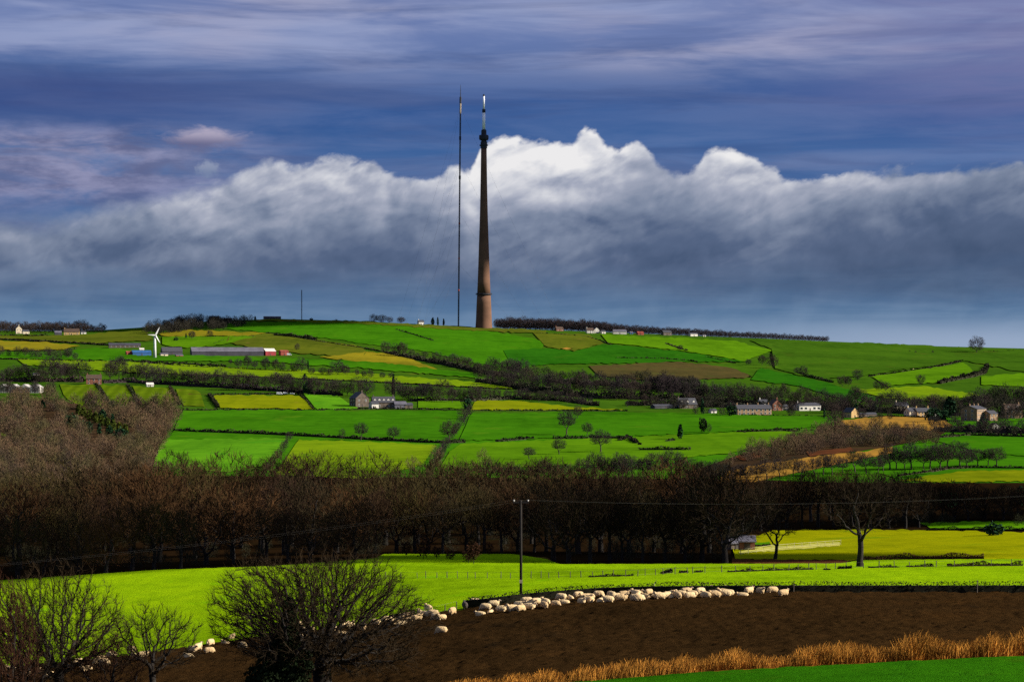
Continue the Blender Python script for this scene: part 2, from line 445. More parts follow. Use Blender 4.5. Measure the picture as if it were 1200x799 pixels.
# far prototypes: fewer, broader twigs, one mesh
FARP = []
for sd, kw in ((21, dict(h=10, crown_w=9.5, clear=1.4, cz=.54, lo=-.8)), (22, dict(h=10, crown_w=7.5, clear=1.6, cz=.56, lo=-.8)), (23, dict(h=10, crown_w=10, clear=1.2, cz=.52, lo=-.75)), (24, dict(h=10, crown_w=8.5, clear=1.0, cz=.5, lo=-.85))):
    FARP.append((kw['h'], make_tree(sd, natt=210, step=.75, infl=5., kill=1.3, rmax=.17, tip=.022, twigs=10, tlen=.7, twid=.055, fill=3000, flen=.65, fwid=.085, lump=.34, tn=4, bn=3, thr=.08, **kw)))
SCRUBP = []
for sd, kw in ((31, dict(h=10, crown_w=9, clear=.9, cz=.45, lo=-.75)), (32, dict(h=10, crown_w=11, clear=.7, cz=.42, lo=-.8)), (33, dict(h=10, crown_w=7.5, clear=.9, cz=.48, lo=-.8))):
    SCRUBP.append((kw['h'], make_tree(sd, natt=110, step=1.0, infl=7., kill=1.9, rmax=.2, tip=.05, twigs=6, tlen=.9, twid=.09, fill=1000, flen=.9, fwid=.11, lump=.2, tn=4, bn=3, thr=.14, upt=.6, **kw)))
FARL = []
for sd, kw in ((25, dict(h=10, crown_w=10, clear=1.4, cz=.52, lo=-.7)), (26, dict(h=10, crown_w=8.5, clear=1.2, cz=.5, lo=-.8)), (27, dict(h=10, crown_w=11, clear=1.0, cz=.48, lo=-.7))):
    FARL.append((kw['h'], make_tree(sd, natt=80, step=1.0, infl=6., kill=2., rmax=.2, tip=.035, twigs=8, tlen=.8, twid=.10, fill=900, flen=.8, fwid=.15, lump=.2, tn=4, bn=3, thr=.14, **kw)))
EVERP = [(6, leafy(41, 6, 5.5, 260, 1.1)), (8, leafy(42, 8, 5, 300, 1.2, cone=.55)), (9, leafy(43, 9, 3.6, 260, 1.1, cone=.75))]
def stuff_trees(name, items, protos, mats, label, cat):
    """one mesh of many trees too many to tell apart; items: (u, d, height)"""
    VV = []; FF = []; MM = []; n = 0
    g = np.random.default_rng(len(items))
    for u, d, hh in items:
        ph, ((TV, TF), (CV, CF)) = protos[int(g.integers(len(protos)))]
        s = hh / ph; a = g.random() * 6.283; ca, sa = math.cos(a), math.sin(a)
        V = np.concatenate([TV, CV]); sx = s * (.85 + .3 * g.random())
        p = gpos(u, d)
        VV.append(np.stack([(V[:, 0] * ca - V[:, 1] * sa) * sx + p.x, (V[:, 0] * sa + V[:, 1] * ca) * sx + p.y, V[:, 2] * s + p.z], axis=1))
        FF.append(TF + n); MM.append(np.zeros(len(TF))); 
        for f in CF: FF.append(f + n + len(TV)); MM.append(np.ones(len(f)))
        n += len(V)
    V = np.concatenate(VV); c = V.mean(0)
    o = link(name, np_mesh(name, V - c, FF, mats, np.concatenate(MM)), None, Vector(c))
    return tag(o, label, cat, None, 'stuff')
# ------------------------------------------------------------------ ground
ug = np.concatenate([np.arange(-1000, -60, 40), np.arange(-60, 1261, 10), np.arange(1300, 2301, 40)]).astype(float)
dg = np.concatenate([[-60, -30, -10, 0, 10, 20, 30], np.exp(np.linspace(math.log(40), math.log(2850), 330)), [2950, 3100, 3400, 3900, 4600, 5600]])
UU, DD = np.meshgrid(ug, dg)
ZZ = gz(UU, DD)
XX = (UU - 600) / F * np.maximum(DD, 40)
V = np.stack([XX, DD, ZZ], -1).reshape(-1, 3)
nu = len(ug); ii = (np.arange(len(dg) - 1)[:, None] * nu + np.arange(nu - 1)[None]).ravel()
m_ground = fm('ground_rough', 74, 62, 30, patch=.01, c3=alb(90, 50, 30))
tag(link('ground', np_mesh('ground', V, [np.stack([ii, ii + 1, ii + nu + 1, ii + nu], 1)], [m_ground], smooth=True)), kind='structure')

LAYER = [0]
def band(name, top, bot, m, layer=0, step=4., vs=1.4, rough=0., fine=None, kind='structure', edge=0.):
    """ground sheet between two border lines given along the columns"""
    LAYER[0] += 1
    tu = [p[0] for p in top]; bu = [p[0] for p in bot]
    u0, u1 = max(tu[0], bu[0]), min(tu[-1], bu[-1])
    us = np.linspace(u0, u1, max(3, int((u1 - u0) / step)))
    tv = np.interp(us, tu, [p[1] for p in top]); bv = np.interp(us, bu, [p[1] for p in bot])
    if edge:
        tv = tv + edge * (hash_noise(np.stack([us * .22, us * 0 + LAYER[0], us * 0], 1)) - .5); bv = bv + edge * (hash_noise(np.stack([us * .22, us * 0 + 50 + LAYER[0], us * 0], 1)) - .5)
    dt = gd(us, tv); db = gd(us, np.minimum(bv, bil(us, LQ[0]) - .01))
    n = max(3, int(np.max(bv - tv) / vs))
    t = np.linspace(0, 1, n)[:, None]
    VVV = bv[None] + (tv - bv)[None] * t
    D = gd(np.broadcast_to(us, VVV.shape), np.minimum(VVV, bil(us, LQ[0])[None] - .01)); D[0] = db; D[-1] = dt
    U = np.broadcast_to(us, D.shape)
    off = .00010 + .00013 * layer + 1.6e-6 * LAYER[0]
    Z = gz(U, D) + D * off + .01
    X = (U - 600) / F * D
    if rough:
        q = np.stack([X.ravel() * 1.3, D.ravel() * 2.4, 0 * X.ravel()], 1)
        Z = Z + rough * (hash_noise(q).reshape(Z.shape) + .6 * hash_noise(q * 2.3, 3).reshape(Z.shape))
    V = np.stack([X, D, Z], -1).reshape(-1, 3); w = len(us)
    ii = (np.arange(n - 1)[:, None] * w + np.arange(w - 1)[None]).ravel()
    o = link(name, np_mesh(name, V, [np.stack([ii, ii + 1, ii + w + 1, ii + w], 1)], [m], smooth=True))
    return tag(o, kind=kind)
def poly(name, pts, m, layer=1, **kw):
    """field with a closed outline (columns may not fold back)"""
    us = sorted({p[0] for p in pts}); lo, hi = us[0], us[-1]
    xs = sorted(set(list(np.linspace(lo, hi, max(4, int((hi - lo) / 6)))) + us)); top = []; bot = []
    n = len(pts)
    for x in xs:
        vs = []
        for i in range(n):
            a, b = pts[i], pts[(i + 1) % n]
            if min(a[0], b[0]) <= x <= max(a[0], b[0]):
                if a[0] == b[0]: vs += [a[1], b[1]]
                else: vs.append(a[1] + (b[1] - a[1]) * (x - a[0]) / (b[0] - a[0]))
        top.append((x, min(vs))); bot.append((x, max(vs)))
    return band(name, top, bot, m, layer, **kw)

far = dict(patch=.012, tex=.25, bump=.1)
M_hill = fm('pasture_hill', 58, 98, 20, **far, c3=alb(84, 98, 28))
M_deep = fm('pasture_deep', 40, 100, 16, **far, ang=75, c3=alb(60, 106, 20))
M_blue = fm('pasture_bluegreen', 84, 148, 26, **far, ang=60, c3=alb(70, 150, 26))
M_mid = fm('pasture_mid', 58, 118, 14, **far, ang=80, c3=alb(80, 122, 20))
M_brt = fm('pasture_bright', 82, 132, 16, **far, ang=20)
M_lime = fm('pasture_lime', 106, 142, 18, **far, ang=85, c3=alb(84, 136, 14))
M_strip = fm('pasture_strip', 92, 122, 18, patch=.012, tex=.3, ang=-8, rows=.035, c3=alb(96, 84, 34), bump=.1)
M_yel = fm('field_yellow_green', 118, 136, 14, **far, ang=88, c3=alb(146, 140, 34))
M_oli = fm('field_olive', 84, 100, 26, **far, ang=70, c3=alb(120, 104, 44))
M_och = fm('field_ochre', 128, 126, 30, **far, ang=85, c3=alb(120, 130, 40))
M_sand = fm('field_sand', 156, 124, 54, **far, ang=60, c3=alb(150, 95, 50))
M_bro = fm('field_brown', 78, 74, 42, **far, ang=80, c3=alb(72, 100, 36))
M_bracken = fm('bracken', 92, 58, 38, patch=.05, tex=.6, bump=.5, c3=alb(80, 50, 38))
M_scrubfloor = fm('scrub_floor', 62, 50, 36, patch=.02, tex=.4, bump=.4, c3=alb(56, 60, 28))
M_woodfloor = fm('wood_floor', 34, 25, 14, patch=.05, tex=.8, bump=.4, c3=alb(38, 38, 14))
M_near = fm('grass_near', 128, 172, 10, patch=.035, tex=1.6, bump=.55, ang=86, c3=alb(126, 190, 8), hue=(1.12, 1., 1.))
M_paddock = fm('grass_paddock', 136, 148, 8, patch=.03, tex=1.1, bump=.4, ang=84, c3=alb(112, 140, 14))
M_padgreen = fm('grass_paddock_green', 84, 142, 12, patch=.04, tex=1.0, bump=.3, ang=84)
M_pale = fm('grass_pale', 184, 190, 96, patch=.05, tex=1.2, bump=.3)
M_plough = fm('soil_ploughed', 50, 36, 19, dark=.55, patch=.05, tex=4.5, bump=1., ang=88, hue=(1.35, 1.25, 1.15), c3=alb(44, 33, 20))
M_verge = fm('verge_straw', 150, 96, 40, patch=.2, tex=3., bump=.6, c3=alb(86, 72, 24))
M_fgreen = fm('crop_young', 50, 116, 14, patch=.08, tex=4., bump=.8, ang=95, rows=.55, c3=alb(62, 112, 16))

RID = [(u, v - 2) for u, v in zip(rid_u, rid_v)]
band('hillside', RID, [(-400, 474), (300, 484), (700, 486), (1000, 488), (1600, 492)], M_hill, 0, step=8, vs=1.5)
band('valley_side', [(-400, 474.3), (300, 484.3), (700, 486.3), (1000, 488.3), (1600, 492.3)], [(-400, 566), (0, 566), (300, 566), (600, 566), (900, 566), (1600, 566)], M_mid, 0, step=8, vs=1.5)
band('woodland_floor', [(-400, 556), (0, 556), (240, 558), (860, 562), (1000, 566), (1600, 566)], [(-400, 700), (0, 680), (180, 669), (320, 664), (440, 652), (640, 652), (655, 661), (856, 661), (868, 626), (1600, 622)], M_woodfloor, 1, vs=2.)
f = lambda pts, m, layer=2, **k: poly('field', pts, m, layer, **{'edge': 2.0, **k})
# hill top
f([(265, 379), (420, 377.5), (560, 386), (640, 400), (620, 434), (560, 427), (500, 412), (420, 403), (385, 397), (310, 390), (262, 386)], M_mid)
f([(300, 375), (420, 377), (500, 381.5), (640, 388), (640, 392), (520, 386.5), (420, 380), (300, 377)], M_oli, 3)
f([(625, 391), (690, 393), (708, 403), (672, 412), (640, 408)], M_oli, 3)
f([(657, 409.6), (664, 408.4), (671, 410), (664, 411)], M_sand, 4)
f([(590, 412), (640, 409), (672, 413), (708, 404), (800, 413), (880, 425), (820, 424.5), (650, 428), (600, 430)], M_deep, 3)
f([(690, 430), (790, 424.8), (855, 431), (885, 443), (760, 447), (700, 440)], M_bro, 3)
f([(705, 393), (860, 400), (905, 412), (872, 424), (800, 412), (712, 403)], M_brt, 3)
f([(880, 400), (1000, 402), (1205, 411), (1205, 438), (1130, 424), (1018, 440), (960, 446), (905, 432), (908, 412)], M_hill, 3)
f([(1020, 442), (1130, 426), (1141, 436), (1105, 449), (1040, 453)], M_brt, 3)
f([(1000, 458), (1080, 453), (1152, 464), (1100, 471), (1040, 468)], M_lime, 3)
f([(1150, 442), (1230, 436), (1230, 456), (1150, 452)], M_brt, 3)
f([(890, 432), (960, 447), (1040, 470), (1000, 472), (930, 452), (880, 446)], M_deep, 3)
f([(268, 393), (310, 392), (330, 393.5), (420, 405.5), (430, 413), (425, 420), (310, 412), (265, 402)], M_oli, 3)
f([(375, 419), (430, 413.4), (450, 414), (480, 421), (512, 434), (470, 433), (420, 425)], M_och, 3)
f([(185, 392), (215, 387.5), (250, 388.5), (312, 391.5), (300, 394), (190, 395)], M_och, 3)
f([(190, 395.5), (300, 395), (266, 404), (220, 409), (190, 405)], M_brt, 3)
f([(-60, 394), (90, 394), (170, 386.5), (180, 400), (110, 403), (0, 397.5), (-60, 397)], M_oli, 3)
f([(-60, 400), (0, 400), (60, 402.3), (96, 406), (70, 411), (0, 411.5), (-60, 411.5)], M_och, 3)
f([(-60, 414), (75, 413.5), (112, 407.5), (150, 411), (160, 418), (225, 417), (330, 420.5), (440, 425), (560, 439), (560, 444), (420, 432), (300, 424.5), (150, 423.5), (0, 420.5), (-60, 420)], M_mid, 3)
f([(20, 422), (150, 425), (300, 433), (420, 438), (600, 452), (600, 456.5), (420, 447), (300, 442), (150, 437), (30, 428.5)], M_lime, 3)
# valley side
for q in ([(70, 451), (115, 452), (121, 460), (129, 474), (97, 478), (76, 466)], [(117, 452), (150, 452.5), (160, 474), (131, 474)], [(155, 453), (199, 455), (207, 475), (166, 475)], [(206, 456), (234, 458), (240, 478), (213, 476)]): f(q, M_strip)
f([(250, 464), (352, 464), (367, 480), (256, 478.5)], M_yel)
f([(356, 462), (396, 465), (421, 480), (371, 480)], M_blue)
f([(213, 482), (320, 480.8), (420, 482), (542, 482), (530, 500), (519, 518), (450, 515), (370, 511), (300, 507), (203, 506)], M_deep, ang=0) if False else f([(213, 482), (320, 480.8), (420, 482), (542, 482), (530, 500), (519, 518), (450, 515), (370, 511), (300, 507), (203, 506)], M_mid)
f([(178, 547), (191, 516), (336, 514), (323, 543), (268, 554)], M_blue)
f([(322, 557), (350, 516), (430, 518), (512, 522), (494, 546), (425, 562)], M_lime)
f([(490, 466), (540, 468), (542, 479), (490, 479)], M_brt)
f([(552, 481), (557, 470.5), (600, 470), (665, 477), (732, 481)], M_yel)
f([(538, 517), (552, 485), (700, 483), (960, 488), (976, 500), (900, 504), (760, 511)], M_mid)
f([(515, 550), (527, 530), (538, 521), (600, 518), (760, 512), (900, 505.5), (962, 508), (930, 516), (860, 531), (700, 546)], M_brt)
f([(985, 493), (1040, 488.5), (1100, 490), (1118, 500), (1090, 505), (1050, 501), (1000, 506)], M_sand)
f([(1090, 516), (1130, 511.5), (1230, 513), (1230, 538), (1150, 531)], M_mid)
f([(840, 566), (850, 553), (900, 543), (960, 535), (1010, 530), (1046, 524), (1046, 531), (1010, 539), (960, 549), (880, 566)], M_sand)
f([(862, 536), (920, 521), (921, 528), (870, 542)], M_bracken, 3); f([(945, 531), (1000, 525), (1001, 530), (950, 536)], M_bracken, 3)
f([(1028, 555), (1090, 549), (1092, 554), (1050, 561)], M_mid); f([(1055, 563), (1130, 552.5), (1230, 551), (1230, 564), (1100, 566)], M_yel)
poly('scrub_ground', [(-60, 475), (60, 470), (110, 478), (150, 476), (203, 483), (200, 500), (172, 540), (180, 556), (100, 564), (-60, 566)], M_scrubfloor, 3, edge=5.)
f([(-10, 512), (0, 508), (8, 512), (0, 518)], M_lime, 4)
poly('bracken_ground', [(930, 516), (975, 502), (1050, 501), (1118, 501), (1100, 512), (1046, 523), (930, 541), (830, 560), (800, 556), (862, 535)], M_scrubfloor, 1)
# near fields
NTOP = [(-150, 690), (0, 681), (180, 669), (320, 664), (440, 655), (450, 650), (600, 650), (640, 656), (655, 662), (860, 661.5), (985, 661), (1010, 657), (1350, 655)]
NBOT = [(-150, 799), (0, 786), (100, 776), (200, 764), (300, 749), (400, 737), (500, 723), (600, 709), (700, 700), (900, 697), (1350, 697)]
band('meadow', NTOP, NBOT, M_near, 2, rough=.05, vs=.8, step=3)
f([(858, 641), (905, 622), (1000, 621), (1090, 622), (1350, 628), (1350, 654.6), (1010, 656.6), (985, 657), (860, 656)], M_paddock)
f([(1078, 614), (1140, 612), (1350, 613), (1350, 622), (1200, 621), (1090, 620)], M_padgreen, 3)
f([(866, 647), (900, 641.5), (984, 636), (984, 640.5), (866, 649.5)], M_pale, 3)
f([(858, 656), (985, 657.3), (1000, 658), (985, 661), (858, 661.6)], M_bracken, 3)
f([(868, 637), (902, 636), (902, 640), (868, 642)], M_padgreen, 4)
PBOT = [(-150, 960), (0, 930), (250, 872), (420, 830), (520, 808), (600, 801), (700, 791), (850, 782), (1000, 774), (1200, 765), (1350, 760)]
band('ploughed_field', NBOT, PBOT, M_plough, 1, rough=.24, vs=.7, step=2.2)
VB = [(420, 850), (520, 818), (600, 808), (680, 799), (850, 787), (1000, 779), (1200, 769.5), (1350, 764)]
band('verge', PBOT, VB, M_verge, 2)
band('crop_field', VB, [(420, 930), (600, 900), (1350, 880)], M_fgreen, 2, rough=.05, step=3)

# ------------------------------------------------------------------ sky
w = bpy.data.worlds.new('World'); SC.world = w; w.use_nodes = True
nt = w.node_tree; nt.nodes.clear(); g = G(nt)
tc = g.n('ShaderNodeTexCoord'); sx = g.n('ShaderNodeSeparateXYZ'); g.put(sx.inputs[0], tc.outputs['Generated'])
U = g.m('ADD', g.m('MULTIPLY', g.m('ARCTAN2', sx.outputs[0], sx.outputs[1]), F), 600.)   # azimuth
E = g.m('MULTIPLY', g.m('ARCSINE', sx.outputs[2]), F)                                     # elevation
V = g.m('SUBTRACT', HZ, E)
def curve(fac, pts):
    x = g.n('ShaderNodeFloatCurve'); cv = x.mapping.curves[0]
    while len(cv.points) < len(pts): cv.points.new(.5, .5)
    for p, (a, b) in zip(cv.points, pts): p.location = (a, b); p.handle_type = 'AUTO'
    x.mapping.extend = 'HORIZONTAL'; x.mapping.update(); g.put(x.inputs[1], fac); return x.outputs[0]
L_ = lambda *c: lin(*c)
un = g.m('MULTIPLY', g.m('ADD', U, 300.), 1 / 1800.)          # -300..1500
edge = [(-300, 262), (-150, 245), (0, 256), (60, 258), (100, 248), (150, 238), (200, 231), (232, 224), (270, 212), (300, 199), (325, 191), (348, 196), (380, 190), (428, 190), (455, 207), (490, 213), (515, 205), (535, 196), (548, 207), (562, 178), (590, 166), (635, 170), (668, 168), (688, 150), (706, 164), (722, 174), (738, 167), (760, 182), (778, 197), (802, 202), (828, 184), (848, 180), (880, 189), (908, 204), (930, 215), (978, 211), (1022, 213), (1042, 207), (1100, 209), (1150, 205), (1200, 201), (1330, 215), (1500, 240)]
TU = g.m('MULTIPLY', curve(un, [((u + 300) / 1800, v / 400.) for u, v in edge]), 400.)
bri = [(-300, .35), (0, .44), (100, .46), (200, .58), (320, .72), (420, .70), (500, .68), (560, .95), (640, 1.0), (720, .93), (800, .74), (860, .76), (940, .58), (1050, .46), (1200, .40), (1500, .4)]
BU = curve(un, [((u + 300) / 1800, b) for u, b in bri])
n_of = lambda su, sv, seed, det=6., ro=.55, dist=0., du=0., dv=0.: g.noise(g.xyz(g.m('MULTIPLY', g.m('ADD', U, du), 1 / su), g.m('MULTIPLY', g.m('ADD', V, dv), 1 / sv), seed), 1., det, ro, dist)
# clear and veiled upper sky
base = g.ramp(g.m('MULTIPLY', g.m('ADD', V, 100.), 1 / 560., clamp=True), [(p, L_(*c)) for p, c in
        [(0., (108, 122, 168)), (.18, (104, 122, 172)), (.27, (94, 116, 168)), (.33, (72, 100, 154)), (.39, (48, 86, 146)), (.44, (42, 86, 146)), (.52, (56, 98, 154)), (.60, (66, 100, 152)), (.72, (80, 112, 152)), (.80, (86, 120, 156)), (.87, (104, 138, 170)), (.91, (120, 150, 178)), (1., (124, 150, 174))]])
big = n_of(520., 130., 1.3, 4., .5)
base = g.mix(g.rng(big, .40, .66, 0., .55), base, g.mix(1., base, (.74, .84, .92), 'MULTIPLY'))
s1 = n_of(300., 40., 4.7, 7., .56, .45); s2 = n_of(110., 11., 8.2, 6., .6, .8)
st = g.m('ADD', g.m('MULTIPLY', s1, .86), g.m('MULTIPLY', s2, .14))
amt = g.m('MULTIPLY', g.rng(st, .34, .64, .12, 1.), curve(g.m('MULTIPLY', g.m('ADD', V, 100.), 1 / 500., clamp=True), [(0, 1.), (.2, 1.), (.30, .95), (.36, .66), (.41, .24), (.5, .22), (.58, .28), (.66, .16), (1, .05)]))
tint = g.mix(g.rng(n_of(420., 90., 2.2, 3.), .4, .62), L_(146, 158, 196), L_(168, 170, 198))
base = g.mix(amt, base, tint)
dk = n_of(420., 34., 13.1, 6., .6, .5)
base = g.mix(g.m('MULTIPLY', g.rng(dk, .48, .68), g.rng(V, 50., 130., .34, .42)), base, L_(64, 82, 130))
base = g.mix(g.m('MULTIPLY', g.m('MULTIPLY', g.rng(U, 780., 1180.), g.rng(V, 215., 90.)), g.m('MULTIPLY', .75, g.rng(n_of(260., 24., 90.3, 6., .6, .4), .3, .65, .4, 1.))), base, L_(112, 116, 162))
base = g.mix(g.m('MULTIPLY', g.m('MULTIPLY', g.rng(U, 420., 60.), g.m('MULTIPLY', g.rng(V, 84., 108.), g.rng(V, 170., 130.))), .55), base, L_(62, 74, 126))
# mauve bank at the left and a small puff
lf = g.m('MULTIPLY', g.rng(U, 120., 420., 1., 0.), g.m('MULTIPLY', g.rng(V, 138., 176.), g.rng(V, 215., 262., 1., .3)))
bk = g.m('MULTIPLY', lf, g.rng(n_of(150., 34., 21.4, 6., .6, .6), .36, .60), clamp=True)
base = g.mix(g.m('MULTIPLY', bk, .85), base, g.mix(g.rng(n_of(90., 26., 5.5, 5., .6), .35, .65), L_(98, 102, 138), L_(150, 150, 182)))
def puff(base, cu, cv, ru, rv, c0, c1, seed, k=1.):
    a = g.m('MULTIPLY', g.m('SUBTRACT', U, cu), 1 / ru); b = g.m('MULTIPLY', g.m('SUBTRACT', V, cv), 1 / rv)
    r = g.m('SQRT', g.m('ADD', g.m('MULTIPLY', a, a), g.m('MULTIPLY', b, b)))
    r = g.m('ADD', r, g.m('MULTIPLY', g.m('SUBTRACT', n_of(ru * .6, rv * .8, seed, 6., .62, .4), .5), 1.5))
    return g.mix(g.m('MULTIPLY', g.rng(r, 1.05, .35, 0., 1.), k), base, g.mix(g.rng(b, -.5, .5), c1, c0))
base = puff(base, 243., 167., 52., 16., L_(104, 104, 138), L_(176, 168, 190), 31., .9)
base = puff(base, 246., 202., 16., 12., L_(120, 136, 168), L_(150, 160, 184), 33., .7)
# cumulus bank: sheared, billowing tops lit from the upper right, grey undersides
def billow(su, sv, seed, du=0., dv=0., det=2.):
    a = g.m('ADD', U, du); c = g.m('ADD', V, dv)
    a2 = g.m('ADD', a, g.m('MULTIPLY', c, .55))
    wx = g.noise(g.xyz(g.m('MULTIPLY', a2, 1.6 / su), g.m('MULTIPLY', c, 1.6 / sv), seed + 3.), 1., 4., .55)
    p_ = g.xyz(g.m('ADD', g.m('MULTIPLY', a2, 1 / su), g.m('MULTIPLY', wx, .9)), g.m('ADD', g.m('MULTIPLY', c, 1 / sv), g.m('MULTIPLY', wx, .7)), seed)
    x = g.n('ShaderNodeTexVoronoi', feature='F1', normalize=True); g.put(x.inputs['Vector'], p_)
    x.inputs['Scale'].default_value = 1.; x.inputs['Detail'].default_value = det; x.inputs['Roughness'].default_value = .48
    return g.m('SUBTRACT', 1., x.outputs['Distance'])
bw = billow(64., 46., 3.3); bwb = billow(64., 46., 3.3, 9., -10.); bs = billow(27., 20., 9.1)
cf = n_of(22., 16., 44.1, 6., .64, .2)
X = g.m('SUBTRACT', V, TU)
X = g.m('ADD', X, g.m('MULTIPLY', g.m('SUBTRACT', bw, .60), 40.)); X = g.m('ADD', X, g.m('MULTIPLY', g.m('SUBTRACT', bs, .60), 15.)); X = g.m('ADD', X, g.m('MULTIPLY', g.m('SUBTRACT', cf, .5), 17.))
soft = g.rng(U, 60., 420., 34., 10.)
dens = g.rng(g.m('DIVIDE', X, soft, clamp=True), 0., 1.)
sm_ = [(-300, 262), (-100, 250), (60, 256), (200, 232), (330, 200), (430, 198), (520, 206), (600, 176), (700, 168), (790, 184), (860, 188), (960, 208), (1100, 208), (1200, 203), (1500, 230)]
TS = g.m('MULTIPLY', curve(un, [((u + 300) / 1800, v / 400.) for u, v in sm_]), 400.)
def sheared(su, sv, seed, du=0., dv=0., det=5., k=.6):
    c = g.m('ADD', V, dv); a = g.m('ADD', g.m('ADD', U, du), g.m('MULTIPLY', c, k))
    return g.noise(g.xyz(g.m('MULTIPLY', a, 1 / su), g.m('MULTIPLY', c, 1 / sv), seed), 1., det, .5, .35)
s1_ = sheared(140., 92., 60.2); s1b = sheared(140., 92., 60.2, 16., -16.)
s2_ = sheared(54., 44., 71.2, k=.4); s2b = sheared(54., 44., 71.2, 7., -8., k=.4)
XS = g.m('ADD', g.m('SUBTRACT', V, TS), g.m('ADD', g.m('MULTIPLY', g.m('SUBTRACT', s1_, .52), 130.), g.m('MULTIPLY', g.m('SUBTRACT', bw, .60), 26.)))
depth = g.m('MULTIPLY', g.m('MAXIMUM', XS, 0.), g.m('DIVIDE', 1., g.m('ADD', 22., g.m('MULTIPLY', BU, 62.))))
fall = g.m('POWER', 2.718, g.m('MULTIPLY', g.m('MULTIPLY', depth, depth), -.75))
rim = g.m('POWER', 2.718, g.m('MULTIPLY', g.m('MAXIMUM', X, 0.), -1 / 13.))
relief = g.m('ADD', g.m('MULTIPLY', g.m('SUBTRACT', s1_, s1b), 1.9), g.m('ADD', g.m('MULTIPLY', g.m('SUBTRACT', s2_, s2b), .8), g.m('MULTIPLY', g.m('SUBTRACT', bw, bwb), 1.0)))
bank2 = s2_
b = g.m('MULTIPLY', BU, g.m('ADD', .10, g.m('ADD', g.m('MULTIPLY', fall, .80), g.m('MULTIPLY', rim, .20))))
b = g.m('ADD', b, g.m('MULTIPLY', relief, g.m('MULTIPLY', g.m('ADD', .22, g.m('MULTIPLY', fall, .6)), g.m('ADD', .3, BU))), clamp=True)
ccol = g.ramp(b, [(0., L_(66, 84, 114)), (.16, L_(86, 102, 132)), (.36, L_(124, 136, 160)), (.58, L_(164, 170, 188)), (.8, L_(208, 210, 218)), (1., L_(236, 235, 236))])
# base of the bank melts into the grey layer above the skyline
lowsky = g.ramp(g.m('MULTIPLY', g.m('SUBTRACT', V, 270.), 1 / 160., clamp=True), [(0., L_(76, 96, 130)), (.3, L_(80, 108, 144)), (.52, L_(88, 118, 154)), (.68, L_(97, 129, 163)), (.82, L_(108, 138, 170)), (1., L_(122, 148, 176))])
lown = g.m('ADD', g.m('MULTIPLY', n_of(300., 26., 71.7, 6., .58, .6), .6), g.m('MULTIPLY', bank2, .4))
lowsky = g.mix(g.rng(lown, .36, .62, 0., 1.), g.mix(1., lowsky, (.83, .87, .91), 'MULTIPLY'), g.mix(.22, lowsky, L_(136, 154, 180)))
lowsky = g.mix(g.m('MULTIPLY', g.rng(U, 560., 1150.), g.rng(V, 362., 405.)), lowsky, L_(150, 168, 195))
lowf = g.rng(g.m('ADD', V, g.m('MULTIPLY', g.m('SUBTRACT', n_of(240., 40., 77., 5.), .5), 70.)), 300., 366.)
ccol = g.mix(lowf, ccol, lowsky)
# overcast away from the picture's strip of sky: nishita daylight seen through cloud
sky = g.n('ShaderNodeTexSky', sky_type='NISHITA'); sky.sun_disc = False; sky.sun_elevation = R(27); sky.sun_rotation = R(98); sky.altitude = 200
nis = g.mix(1., sky.outputs[0], (.085 * 2 ** EXPO,) * 3, 'MULTIPLY')
sheet = g.noise(g.scale(tc.outputs['Generated'], (2.2, 2.2, 5.)), 1., 6., .58, .4)
high = g.mix(g.rng(sheet, .38, .62, .15, .9), nis, L_(112, 118, 150))
allc = g.mix(dens, base, ccol)
allc = g.mix(g.rng(E, 600., 1500.), allc, high)
bg = g.n('ShaderNodeBackground'); g.put(bg.inputs[0], allc); bg.inputs[1].default_value = 2 ** -EXPO
out = g.n('ShaderNodeOutputWorld'); g.put(out.inputs[0], bg.outputs[0])

